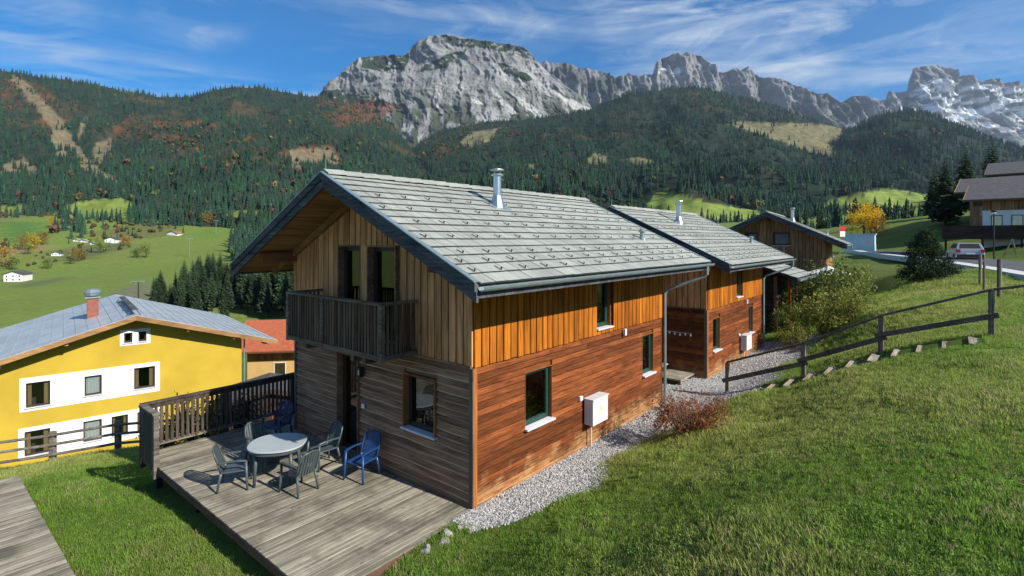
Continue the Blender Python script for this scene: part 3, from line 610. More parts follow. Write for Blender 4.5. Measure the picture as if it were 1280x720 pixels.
FP = np.concatenate(forest_pts); FC = np.concatenate(forest_col); FS = np.concatenate(forest_scl); FI = np.concatenate(forest_idx)
rot = np.zeros((len(FP), 3)); rot[:, 2] = RF.random(len(FP))*6.28
scatter('forest', FP-np.array([0, 0, 1.0]), rot, FS, FC, fprotos, FI, 'dark spruce forest with rusty autumn patches covering the mountain slopes', 'forest', fm)
# ------------------------------------------------------------------ chalets
m, t, b, _ = newmat('roof_tile')
co = objcoord(t); g = noise(t, mapped(t, co, (14, 2.0, 14)), 1, 6, .65, .4); g2 = noise(t, N(t, 'ShaderNodeNewGeometry').outputs['Position'], .8, 5, .6)
col = ramp(t, math_(t, 'ADD', math_(t, 'MULTIPLY', g, .6), math_(t, 'MULTIPLY', g2, .4)), [(.3, (.175, .188, .168)), (.5, (.29, .305, .272)), (.7, (.385, .395, .35))])
hsv = N(t, 'ShaderNodeHueSaturation'); LK(t, col, hsv.inputs['Color']); LK(t, mrange(t, N(t, 'ShaderNodeObjectInfo').outputs['Random'], 0, 1, .90, 1.08), hsv.inputs['Value'])
LK(t, hsv.outputs[0], b.inputs['Base Color']); b.inputs['Roughness'].default_value = .88; b.inputs['Specular IOR Level'].default_value = .2; bump(t, b, g, .35, .004); M['tile'] = m; M['lap_edge_lit'] = wood('lap_edge_lit', (.24, .18, .13), (.52, .43, .33), 1, var=.2, knots=False)  # paler lap nose: light caught on the board edges, put into the colour
M['tile_edge'] = plain('tile_edge', (.035, .037, .036), .9)

W_, ZB, RZ, VR, SL, EV = 6.19, 2.50, 6.0, 3.095, .465, 1.05
AL = math.atan(SL)
def zr(v): return RZ - SL * abs(v - VR)
BOARDS = {}
def board_mesh(L, w, th, axis, top=(0, 0), ch=.006):
    """board of length L along axis ('u','v','z'), chamfered on its outer face; outer face is local -d"""
    key = (round(L, 3), round(w, 3), round(th, 3), axis, round(top[0], 3), round(top[1], 3))
    if key in BOARDS: return BOARDS[key]
    prof = [(-w/2, 0), (w/2, 0), (w/2, -th+ch), (w/2-ch, -th), (-w/2+ch, -th), (-w/2, -th+ch)]
    mb = MB()
    def tz(c): return top[0] + (top[1]-top[0]) * (c/w+.5)
    if axis == 'z': fn = {0: lambda c, d, s: (c, d, s)}[0]
    n = len(prof)
    for e in (0, 1):
        for c, d in prof:
            s = -L/2 if e == 0 else L/2
            if axis == 'z': mb.v.append((c, d, s + (tz(c) if e else 0)))
            else: mb.v.append((s, d, c))
    mb.f.append(tuple(range(n))); mb.f.append(tuple(reversed(range(n, 2*n))))
    for i in range(n): j = (i+1) % n; mb.f.append((i, i+n, j+n, j))
    BOARDS[key] = mb.mesh('board'); return BOARDS[key]
def intervals(a, b, cuts):
    out = [(a, b)]
    for c0, c1 in cuts:
        nx = []
        for p, q in out:
            if c1 <= p or c0 >= q: nx.append((p, q)); continue
            if c0 > p+.02: nx.append((p, c0))
            if c1 < q-.02: nx.append((c1, q))
        out = nx
    return out
def core(mb, s0, s1, z0, top, holes, fn, d0, d1, apex=None):
    """solid wall with openings as vertical strips; fn(s, d, z) -> xyz, top(s) -> z"""
    xs = sorted(set([s0, s1] + [h[0] for h in holes] + [h[1] for h in holes] + ([apex or VR] if s0 < (apex or VR) < s1 and top(s0) != top(apex or VR) else [])))
    for a, b_ in zip(xs[:-1], xs[1:]):
        hs_ = [(h[2], h[3]) for h in holes if h[0] <= a+1e-6 and h[1] >= b_-1e-6]
        for p, q in intervals(z0, 50, hs_):
            ta, tb = (top(a), top(b_)) if q == 50 else (q, q)
            mb.hexa([fn(a, d0, p), fn(b_, d0, p), fn(b_, d1, p), fn(a, d1, p), fn(a, d0, ta), fn(b_, d0, tb), fn(b_, d1, tb), fn(a, d1, ta)])
def window(parent, plane, s0, s1, z0, z1, sash, rec=.15, sill=True, cur=None, mid=False, door=False, reveal='reveal', pane='pane', fr=.07, proud=True):
    """plane: fn(s, d, z) with d pointing into the house"""
    mb = MB(); tk = .035 if proud else .014
    def bx(m_, a, b_, d0, d1, p, q): m_.hexa([plane(a, d0, p), plane(b_, d0, p), plane(b_, d1, p), plane(a, d1, p), plane(a, d0, q), plane(b_, d0, q), plane(b_, d1, q), plane(a, d1, q)])
    e = -.048 if proud else -.001
    bx(mb, s0+.002, s0+tk, e, rec, z0, z1-tk); bx(mb, s1-tk, s1-.002, e, rec, z0, z1-tk); bx(mb, s0+.002, s1-.002, e, rec, z1-tk, z1-.002)
    if door: pass
    w = mb.build('door' if door else 'window', M[reveal], parent)
    sm = MB(); a, b_, p, q = s0+tk, s1-tk, z0+(.03 if sill else .0), z1-tk
    for (x0, x1, y0, y1) in ((a, a+fr, p, q), (b_-fr, b_, p, q), (a+fr, b_-fr, p, p+fr), (a+fr, b_-fr, q-fr, q)) + ((((a+b_)/2-fr*.6, (a+b_)/2+fr*.6, p+fr, q-fr),) if mid else ()): bx(sm, x0, x1, rec-.06, rec, y0, y1)
    sm.build('sash', M[sash], w)
    pm = MB(); bx(pm, a+fr-.005, b_-fr+.005, rec-.035, rec-.028, p+fr-.005, q-fr+.005); pm.build('pane', M[pane], w)
    if sill: s_ = MB(); bx(s_, s0-.02, s1+.02, -.085, rec-.06, z0-.025, z0+.012); s_.build('sill', M['sill'], w)
    if cur:
        for c0, c1, mt in cur:
            cm = MB(); n = 10
            for i in range(n):
                x0, x1 = s0+(s1-s0)*(c0+(c1-c0)*i/n), s0+(s1-s0)*(c0+(c1-c0)*(i+1)/n); dd = rec+.012+.02*(i % 2); de = rec+.012+.02*((i+1) % 2)
                cm.add([plane(x0, dd, z0+.06), plane(x1, de, z0+.06), plane(x1, de, z1-.05), plane(x0, dd, z1-.05)], [(0, 1, 2, 3)])
            cm.build('curtain_or_sky', M[mt], w)
    return w

TILE = []
for k in range(3):
    mb = MB(); w, L, th = .302, .37, .030; r_ = random.Random(k)
    mb.hexa([(-w/2, -L/2+r_.uniform(0, .006), 0), (w/2, -L/2+r_.uniform(0, .006), 0), (w/2, L/2, 0), (-w/2, L/2, 0), (-w/2+.004, -L/2+.004, th), (w/2-.004, -L/2+.004, th), (w/2-.004, L/2, th), (-w/2+.004, L/2, th)])
    me = mb.mesh('roof_tile'); me.materials.append(M['tile']); me.materials.append(M['tile_edge']); TILE.append(me)
    for pg in me.polygons: pg.material_index = 1 if abs(pg.normal.y) > .5 else 0
hk = MB(); hk.box(-.007, .008, -.165, -.02, .016, .024); hk.box(-.009, .009, -.178, -.165, .014, .056); hk.box(-.010, .010, -.178, -.152, .044, .056); HOOK = hk.mesh('snow_guard')
rt = MB(); rt.prism([(-.17, -.075), (0, .012), (.17, -.075), (.17, -.052), (0, .038), (-.17, -.052)], -.22, .22, lambda a, c, d: (d, a, c)); RIDGE = rt.mesh('ridge_tile')

def chalet(label, loc, L, far_o, wins, gwins, gdoors, balcony, detail, mats, group='timber chalets in a row', near_o=1.0, seed=1, yaw=YAW):
    r = random.Random(seed); root = empty('chalet', loc, yaw, label, 'chalet', group)
    side = lambda s, d, z: (s, d, z); gab = lambda s, d, z: (d, s, z)
    eavez = lambda v: zr(v)-.235
    # side wall
    mb = MB(); core(mb, .04, L-.04, -.35, lambda s: eavez(.04), wins, side, .04, .22); sw = mb.build('side_wall', M[mats['side_low']], root)
    z = -.06; row = .125
    while z < ZB-.03:
        z1 = min(z+row, ZB)
        cuts = [(h[0], h[1]) for h in wins if h[2] < z1-.01 and h[3] > z+.01]
        for a, b_ in intervals(.10, L-.10, cuts):
            segs = [a]; 
            while b_-segs[-1] > 4.5: segs.append(segs[-1]+r.uniform(2.2, 4.2))
            segs.append(b_)
            for p, q in zip(segs[:-1], segs[1:]):
                if q-p > .03: link('plank', board_mesh(q-p-.004, z1-z-.011, .034, 'u', ch=.009), M[mats['side_low']], sw, ((p+q)/2, .038-r.uniform(0, .004), (z+z1)/2))
        z = z1
    s = .005; 
    while s < L-.06:
        w = r.choice((.165, .175, .18, .15)); s1 = min(s+w, L); topz = eavez(-.03)
        cuts = [(h[2], h[3]) for h in wins if h[0] < s1-.03 and h[1] > s+.03]
        for a, b_ in intervals(ZB-.03-r.uniform(0, .015), topz, cuts):
            link('board', board_mesh(b_-a, s1-s, .030, 'z'), M[mats['side_up']], sw, ((s+s1)/2, -.004-r.uniform(0, .006), (a+b_)/2))
        s = s1+.026
    MB().box(.0, .10, -.006, .05, -.12, ZB-.05).build('corner_board', M[mats['corner']], sw); MB().box(L-.10, L, -.006, .05, -.12, ZB-.05).build('corner_board', M[mats['corner']], sw)
    # gable wall
    mb = MB(); gh = gwins + gdoors; core(mb, .23, W_-.04, -.35, eavez, gh, gab, .04, .22); gw = mb.build('gable_wall', M[mats['gable_low']], root)
    z = -.04; row = .139
    while z < ZB-.03:
        z1 = min(z+row, ZB); cuts = [(h[0], h[1]) for h in gh if h[2] < z1-.01 and h[3] > z+.01]
        for a, b_ in intervals(.10, W_-.10, cuts):
            key = ('lap', round(b_-a, 3), round(z1-z, 3))
            if key not in BOARDS:
                hh = z1-z; l2 = (b_-a)/2-.002
                lm = MB(); nseg = max(2, int(l2*2/.35)); wob = [r.uniform(-.012, .012) for _ in range(nseg+1)]
                for i in range(nseg+1):
                    y = -l2+2*l2*i/nseg; lm.v += [(.0, y, -hh/2-.012+wob[i]), (-.042, y, -hh/2-.012+wob[i]), (-.047, y, -hh/2+.008+wob[i]), (-.008, y, hh/2), (.0, y, hh/2)]
                for i in range(nseg):
                    for k in range(5): lm.f.append((i*5+k, i*5+(k+1) % 5, i*5+5+(k+1) % 5, i*5+5+k))
                lm.f.append((0, 1, 2, 3, 4)); lm.f.append(tuple(nseg*5+k for k in (4, 3, 2, 1, 0))); BOARDS[key] = lm.mesh('lap_plank')
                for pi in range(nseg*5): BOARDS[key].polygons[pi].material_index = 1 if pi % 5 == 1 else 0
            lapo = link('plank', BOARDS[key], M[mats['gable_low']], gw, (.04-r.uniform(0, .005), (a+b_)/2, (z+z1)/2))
            if len(lapo.data.materials) < 2: lapo.data.materials.append(M['lap_edge_lit'])
        z = z1
    s = .005
    while s < W_-.06:
        w = r.choice((.17, .19, .20, .155)); s1 = min(s+w, W_)
        cuts = [(h[2], h[3]) for h in gh if h[0] < s1-.03 and h[1] > s+.03]
        for a, b_ in intervals(ZB-.02-r.uniform(0, .02), 50, cuts):
            ta, tb = (eavez(s), eavez(s1)) if b_ == 50 else (b_, b_)
            b2 = min(ta, tb)
            if b2-a < .08: continue
            o = link('board', board_mesh(b2-a, s1-s, .030, 'z', (tb-b2, ta-b2)), M[mats['gable_up']], gw, (.005-r.uniform(0, .006), (s+s1)/2, (a+b2)/2), (0, 0, -math.pi/2))
        s = s1+.028
    MB().box(-.012, .05, .0, .095, -.1, ZB-.05).build('corner_board', M['trim_grey'], gw); MB().box(-.012, .05, W_-.095, W_, -.1, ZB-.05).build('corner_board', M['trim_grey'], gw)
    MB().box(-.045, .03, .02, W_, ZB-.055, ZB-.005).build('drip_board', M['gable_low'], gw)
    # hidden sides
    mb = MB(); core(mb, .04, W_-.04, -.35, eavez, [], lambda s, d, z: (L-d, s, z), .0, .22); mb.build('rear_gable_wall', M[mats['gable_up']], root)
    mb = MB(); core(mb, .23, L-.23, -.35, lambda s: eavez(.04), [], lambda s, d, z: (s, W_-d, z), .0, .22); mb.build('rear_wall', M[mats['side_low']], root)
    MB().box(.25, L-.25, .25, W_-.25, -.05, .0).build('floor', M['interior'], root); MB().box(.24, L-.24, .24, W_-.24, ZB-.25, ZB-.05).build('ceiling', M['interior'], root)
    MB().box(.1, L-.1, .1, W_-.1, -.6, -.30).build('foundation', M['concrete'], root)
    # openings
    for i, h in enumerate(wins):
        window(root, side, *h, sash='green_frame', cur=[(.62, .70, 'curtain_or_sky'), (.0, .12, 'curtain_or_sky')] if i != 1 else [(.2, .45, 'red_cloth')], reveal='reveal', proud=False)
    for h in gwins: window(root, gab, *h, sash='dark_frame', cur=[(.02, .98, 'curtain_or_sky')] if 'gsky' in mats else [(.0, .25, 'curtain_warm')])  # full-width white sheet stands in for sky reflected in the panes
    for i, h in enumerate(gdoors): window(root, gab, *h, sash='dark_frame', sill=False, door=True, mid=False, cur=[(.0, .3, 'curtain_or_sky')] if i else None, fr=.09, rec=.17, reveal='gable_low')
    # roof
    mb = MB(); u0, u1 = -near_o, L+far_o; th = .165
    for sg in (-1, 1):
        ve = VR+sg*(VR+EV); t0 = lambda v: zr(v)-.03
        mb.hexa([(u0, VR, t0(VR)-th), (u1, VR, t0(VR)-th), (u1, ve, t0(ve)-th), (u0, ve, t0(ve)-th), (u0, VR, t0(VR)), (u1, VR, t0(VR)), (u1, ve, t0(ve)), (u0, ve, t0(ve))])
    rf = mb.build('roof', M['soffit'], root)
    for sg in (-1, 1):                                   # bargeboards: deep lower board, upper board, zinc edge
        for ue, od in ((u0, -1), (u1, 1)):
            ve = VR+sg*(VR+EV+.03)
            for (d0, d1, z0, z1, nm, mt) in ((0., .045, -.285, -.02, 'bargeboard', 'barge'), (.046, .085, -.12, .015, 'barge_cap', 'barge'), (.0, .10, .016, .034, 'zinc_edge', 'zinc')):
                b_ = MB(); x0, x1 = sorted((ue+od*d0, ue+od*d1))
                b_.hexa([(x0, VR, RZ+z0), (x1, VR, RZ+z0), (x1, ve, zr(ve)+z0), (x0, ve, zr(ve)+z0), (x0, VR, RZ+z1), (x1, VR, RZ+z1), (x1, ve, zr(ve)+z1), (x0, ve, zr(ve)+z1)])
                b_.build(nm, M[mt], rf)
        ve = VR+sg*(VR+EV); MB().box(u0+.01, u1-.01, min(ve, ve+sg*.03), max(ve, ve+sg*.03), zr(ve)-.24, zr(ve)-.035).build('fascia', M['barge'], rf)
        gt = MB(); vg = ve+sg*.105; zg_ = zr(ve)-.07; n = 8
        pr = [(.07*math.cos(math.pi+math.pi*k/n), .07*math.sin(math.pi+math.pi*k/n)) for k in range(n+1)]; pr2 = [(.062*math.cos(math.pi+math.pi*k/n), .062*math.sin(math.pi+math.pi*k/n)) for k in range(n, -1, -1)]
        gt.prism(pr+pr2, u0-.02, u1+.02, lambda a, c, d: (d, vg+a, zg_+c)); gt.box(u0-.02, u1+.02, vg-.075, vg-.06, zg_-.004, zg_+.012)
        gt.build('gutter', M['zinc'], rf, smooth=False)
    for v, w, h in ((VR, .14, .24), (0.10, .14, .22), (W_-.10, .14, .22), (1.25, .12, .16)):
        zt = zr(v)-.20-(.03 if v != VR else .02); MB().box(u0+.12, u1-.12, v-w/2, v+w/2, zt-h, zt).build('purlin', M['purlin'], rf)
    for sg in (-1, 1):                                   # rafter on the gable face
        ve = VR+sg*(VR+EV-.15); b_ = MB(); q0, q1 = -.13, -.035
        b_.hexa([(q0, VR, RZ-.36), (q1, VR, RZ-.36), (q1, ve, zr(ve)-.36), (q0, ve, zr(ve)-.36), (q0, VR, RZ-.20), (q1, VR, RZ-.20), (q1, ve, zr(ve)-.20), (q0, ve, zr(ve)-.20)]); b_.build('rafter', M['soffit'], rf)
    # tiles on the slope towards the path
    nc = 15; slope = (VR+EV+.05)/math.cos(AL); ex = slope/nc; ncol = int(round((u1-u0)/.305)); cw = (u1-u0)/ncol
    tiles = []
    for i in range(nc):
        for k in range(ncol):
            sdist = (i+.5)*ex; v = VR-sdist*math.cos(AL); zt = RZ-sdist*math.sin(AL)-.012
            o = link('roof_tile', r.choice(TILE), M['tile'], rf, (u0+(k+.5)*cw+r.uniform(-.003, .003), v+r.uniform(-.004, .004), zt+r.uniform(0, .003)), (AL-R(4.6)+r.uniform(-.006, .006), r.uniform(-.006, .006), r.uniform(-.004, .004)))
            o.scale = (cw/.305, 1, 1); tiles.append(o)
            if i in (3, 5, 7, 9, 11, 12, 13) and (k+(i//2) % 2) % 2 == 0 and detail:
                link('snow_guard', HOOK, M['black'], rf, (u0+(k+.5)*cw, v, zt+.028), (AL-R(4.6), 0, 0))
            if i == 1 and k % 4 == 1 and detail: link('ridge_vent', HOOK, M['black'], rf, (u0+(k+.5)*cw, v, zt+.015), (AL-R(3), 0, R(90)), (1, 2.2, .5))
    if len(tiles) > 300:                                 # the 300 nearest stay single pieces, the rest become one
        ry = Matrix.Rotation(yaw, 4, 'Z'); tiles.sort(key=lambda o: ((ry @ o.location)+Vector(loc)).xy.length); rest = tiles[300:]; km = MB()
        for o in rest:
            mt = Matrix.LocRotScale(o.location, o.rotation_euler, o.scale); km.add([mt @ v.co for v in o.data.vertices], [tuple(p.vertices) for p in o.data.polygons])
        me = km.mesh('roof_tile', fix=False); me.materials.append(M['tile']); me.materials.append(M['tile_edge'])
        mi = [p.material_index for p in rest[0].data.polygons]; me.polygons.foreach_set('material_index', mi*len(rest)); tag(link('roof_tile', me, None, rf), kind='stuff')
        for o in rest: bpy.data.objects.remove(o)
    b_ = MB(); ve = VR+VR+EV; b_.hexa([(u0, VR, RZ-.028), (u1, VR, RZ-.028), (u1, ve, zr(ve)-.028), (u0, ve, zr(ve)-.028), (u0, VR, RZ+.008), (u1, VR, RZ+.008), (u1, ve, zr(ve)+.008), (u0, ve, zr(ve)+.008)]); b_.build('rear_roofing', M['tile'], rf)
    k = 0; u = u0+.2
    while u < u1-.1: link('ridge_tile', RIDGE, M['tile'], rf, (u, VR, RZ+.055+r.uniform(-.004, .006)), (0, R(-2.2), 0)); u += .40
    for ue in (u0+.02, u1-.02): MB().tube([(ue, VR, RZ), (ue, VR, RZ+.30)], [.008, .004], 6).build('lightning_rod', M['zinc'], rf)
    # flue and vent
    vf = VR-1.1; uf = min(2.9, L*.37); zf = zr(vf); fl = MB().tube([(uf, vf, zf-.1), (uf, vf, zf+.76)], .10, 16).build('flue', M['steel'], root, smooth=False)
    MB().lathe([(.20, -.12), (.17, .02), (.105, .26), (.105, .28)], (uf, vf, zf), 16).build('flashing', M['steel'], fl); cp_ = MB().lathe([(.10, .74), (.15, .74), (.15, .77), (.10, .78)], (uf, vf, zf), 16); 
    for a in range(4): an = a*math.pi/2; cp_.tube([(uf+.09*math.cos(an), vf+.09*math.sin(an), zf+.77), (uf+.12*math.cos(an), vf+.12*math.sin(an), zf+.88)], .008, 4)
    cp_.lathe([(.17, .87), (.165, .885), (.02, .92), (.0, .92)], (uf, vf, zf), 16); cp_.build('cowl', M['steel'], fl); MB().box(uf-.30, uf+.30, vf-.28, vf+.36, -.002, .004).build('flashing_sheet', M['zinc'], fl, None).matrix_basis = Matrix.Translation((uf, vf, zf+.028)) @ Matrix.Rotation(AL, 4, 'X') @ Matrix.Translation((-uf, -vf, 0))
    vf, uf = VR-2.85, min(7.6, L*.9); zf = zr(vf); vt = MB().lathe([(.12, -.05), (.10, .06), (.065, .10), (.065, .24)], (uf, vf, zf), 14).build('vent_pipe', M['zinc'], root); MB().lathe([(.07, .22), (.105, .235), (.105, .27), (.03, .31), (0, .31)], (uf, vf, zf), 14).build('vent_cap', M['zinc'], vt)
    # downpipe
    vg = -EV-.105; ud = L+.35; pz = zr(-EV)-.13
    MB().tube([(ud, vg, pz), (ud, vg, pz-.22), (ud-.02, vg+.08, pz-.30), (L+.02, -.16, pz-.68), (L-.03, -.09, pz-.80), (L-.03, -.09, .30), (L-.03, -.09, -.12)], .042, 10).build('downpipe', M['zinc'], root)
    # meter box on its conduit
    bx = MB().box(3.54, 4.20, -.27, -.035, .53, 1.10).build('meter_box', M['box_grey'], root); bevel(bx, .012)
    MB().box(3.52, 4.22, -.29, -.03, 1.102, 1.122).build('box_lid', M['box_grey'], bx); st = MB(); st.add([(3.82, -.2725, .82), (3.94, -.2725, .82), (3.88, -.2725, .93)], [(0, 1, 2)]); st.build('warning_sticker', M['sticker'], bx); ib = MB(); ib.add([(3.874, -.2745, .845), (3.886, -.2745, .845), (3.886, -.2745, .895), (3.874, -.2745, .895)], [(0, 1, 2, 3)]); ib.build('warning_mark', M['black'], bx)
    MB().tube([(3.72, -.10, .55), (3.72, -.10, -.12)], .022, 8).build('conduit', M['pipe_tan'], bx); MB().box(3.36, 3.46, -.055, -.0, 1.10, 1.19).build('junction_box', M['white'], root)
    MB().box(L-2.42, L-2.35, -.10, -.045, ZB-.22, ZB-.06).build('wall_sensor', M['white'], root)
    if balcony:
        a, b_, pr, z0, z1 = 1.46, 4.85, .86, 2.50, 3.55
        bl = MB(); bl.box(-pr+.03, -.05, a+.03, b_-.03, z0+.06, z0+.12); bl.box(-pr+.03, -.05, (a+b_)/2-.8, (a+b_)/2-.68, z0-.12, z0+.06); bl.box(-pr+.03, -.05, a+.5, a+.62, z0-.12, z0+.06); bl.box(-pr+.03, -.05, b_-.75, b_-.63, z0-.12, z0+.06)
        bal = bl.build('balcony', M['balcony'], root)
        MB().box(-pr-.03, -pr+.07, a-.03, b_+.03, z1-.05, z1).build('top_rail', M['balcony_rail'], bal)
        for v in (a, b_): MB().box(-pr+.072, -.04, v-.04, v+.04, z1-.05, z1).build('top_rail', M['balcony_rail'], bal)
        MB().box(-pr-.012, -pr+.028, a, b_, z0, z0+.09).build('bottom_rail', M['balcony_rail'], bal)
        for v in (a, b_): MB().box(-pr+.03, -.04, v-.018, v+.018, z0, z0+.09).build('bottom_rail', M['balcony_rail'], bal)
        for v in (a, (a+b_)/2+.28, b_): MB().box(-pr-.02, -pr+.06, v-.04, v+.04, z0-.02, z1-.052).build('post', M['balcony_rail'], bal)
        v = a+.10; sm_ = board_mesh(z1-z0-.15, .062, .022, 'z')
        while v < b_-.07:
            link('slat', sm_, M['balcony'], bal, (-pr+.022, v, (z0+z1)/2+.02), (0, 0, -math.pi/2+R(r.uniform(-2, 2)))); v += .098
        for vv, sg in ((a, 0), (b_, 1)):
            u = -pr+.14
            while u < -.08: link('slat', sm_, M['balcony'], bal, (u, vv+.011, (z0+z1)/2+.02)); u += .098
    return root

home = chalet('orange-brown timber chalet with dark balcony and terrace beside a white gravel strip', (C0[0], C0[1], 0), 7.79, .75,
    [(1.44, 2.35, .99, 2.09), (4.11, 4.79, 2.59, 3.71), (6.52, 7.21, 1.01, 2.10)], [(.94, 1.89, 1.02, 2.10)], [(3.40, 4.25, .02, 2.20), (2.10, 3.08, 2.62, 4.57), (3.30, 4.19, 2.62, 4.57)], True, True,
    dict(side_low='side_low', side_up='side_up', gable_low='gable_low', gable_up='gable_up', corner='trim_orange'), seed=3)
wl = MB().box(-.14, -.035, 3.19, 3.29, 1.78, 1.98).build('wall_lamp', M['black'], home); MB().lathe([(.035, 0), (.045, .02), (.045, .12), (.02, .14)], (-.10, 3.24, 1.81), 10).build('lamp_glass', M['white'], wl)
MB().box(-.055, -.03, 3.17, 3.25, 1.11, 1.20).build('light_switch', M['white'], home); MB().box(-.34, -.02, 3.34, 4.3, .0, .06).build('door_step', M['rail_grey'], home)
MB().box(-.045, .02, 3.085, 3.295, 2.62, 4.57).build('door_post', M['gable_up'], home)

h2 = chalet('red-brown timber chalet behind the orange one with wooden steps at its gable', (*LW(11.26, -.05), -.15), 6.65, .6,
    [(.55, 1.30, .95, 2.09), (3.05, 3.75, 2.62, 3.71), (4.75, 5.35, 1.01, 2.10)], [], [], False, True,
    dict(side_low='side_low', side_up='side_up', gable_low='side_low', gable_up='gable_up', corner='trim_orange'), seed=5)
gl = MB()
for i in range(13): y = .55+i*.19; gl.lathe([(.005, -.06), (.035, -.03), (.03, .02), (.005, .05)], (-.03, y, 1.55+.02*math.sin(i*2.1)), 6)
gl.tube([(-.03, .5, 1.60), (-.03, 2.9, 1.60)], .006, 4); gl.build('hanging_garland', M['foil'], h2)

h3 = chalet('brown timber chalet with two square gable windows beyond the leafy bushes', (18.6, 31.1, .35), 6.5, .6,
    [(1.5, 2.4, .99, 2.09), (5.0, 5.9, .99, 2.09)], [(1.87, 2.85, 3.95, 4.80), (3.65, 4.40, 3.95, 4.80), (1.5, 2.4, .99, 2.09)], [], False, False,
    dict(side_low='brown_house', side_up='brown_house', gable_low='brown_house', gable_up='brown_house', corner='trim_grey', gsky=1), seed=8, yaw=R(56))
# ------------------------------------------------------------------ terrace
def deck(label, loc, rz, u0, u1, v0, v1, thick, group=None, notch=None, seed=2, bw=.104):
    r = random.Random(seed); root = empty('terrace', loc, rz, label, 'terrace', group); v = v0; n = 0
    while v < v1-.03:
        e1 = notch(v) if notch else u1; cut = [u0]+([u0+r.uniform(.9, 2.1)] if r.random() < .35 else [])+[e1]
        for a, b_ in zip(cut[:-1], cut[1:]):
            L = b_-a-.004+r.uniform(-.004, .004); key = ('deck', round(L, 2))
            if key not in BOARDS:
                k = MB(); w = bw-.008; k.prism([(-w/2, -.028), (w/2, -.028), (w/2, -.004), (w/2-.005, 0), (-w/2+.005, 0), (-w/2, -.004)], -L/2, L/2, lambda p, q, d: (d, p, q)); BOARDS[key] = k.mesh('deck_board')
            link('deck_board', BOARDS[key], M['deck'], root, ((a+b_)/2, v+bw/2, r.uniform(-.003, .0)), (r.uniform(-.006, .006), 0, r.uniform(-.0015, .0015)))
        v += bw
    e = MB().box(u0+.004, u0+.03, v0+.01, v1-.01, -thick, -.032).build('edge_board', M['deck_side'], root)
    MB().box(u0+.05, u1-.02, v0+.02, v0+.05, -thick, -.032).build('edge_board', M['deck_side'], root)
    for i in range(5): vv = v0+.3+(v1-v0-.6)*i/4; MB().box(u0+.05, u1-.06, vv-.04, vv+.04, -thick, -.033).build('joist', M['dark_wood'], root)
    for i in range(4):
        for k in range(2): vv = v0+.25+(v1-v0-.5)*i/3; uu = (u0+.25, u1-.4)[k]; MB().box(uu-.06, uu+.06, vv-.06, vv+.06, -1.3, -thick-.002).build('support_post', M['dark_wood'], root)
    return root
terr = deck('weathered grey plank terrace with slatted railing in front of the chalet gable', (C0[0], C0[1], 0), YAW, -2.95, -.05, -.06, 7.22, .17, notch=lambda v: .55 if v > 6.25 else -.05)
rl = MB().box(-2.98, .55, 7.16, 7.28, 1.06, 1.10).build('railing', M['rail_dark'], terr)
MB().box(-2.9, .5, 7.19, 7.25, .10, .17).build('bottom_rail', M['rail_grey'], rl)
MB().box(-2.9, .5, 7.19, 7.25, .955, 1.058).build('upper_rail', M['rail_dark'], rl)
sm_ = board_mesh(.80, .06, .022, 'z'); u = -2.80; r = random.Random(6)
while u < .5: link('slat', sm_, M['rail_dark'], rl, (u, 7.19, .56), (0, 0, R(r.uniform(-2, 2)))); u += .105
for u in (-2.93, -1.2, .5): MB().box(u-.05, u+.05, 7.20, 7.30, -.3, 1.058).build('post', M['rail_dark'], rl)
pn = MB().box(-3.03, -2.90, 6.22, 7.16, 1.06, 1.10).build('end_railing', M['rail_grey'], terr)
MB().box(-3.01, -2.91, 6.22, 6.32, -.25, 1.058).build('post', M['rail_grey'], pn)
v = 6.33
while v < 7.12: link('board', board_mesh(1.10, .125, .022, 'z'), M['rail_dark'], pn, (-2.97, v+.065, .50), (0, 0, -math.pi/2)); v += .131
neigh = deck('bare grey plank platform on the lawn of the next plot', (*LW(-4.6, 10.0), -.70), YAW, -4.4, 0, -10, 0, .16, seed=9)

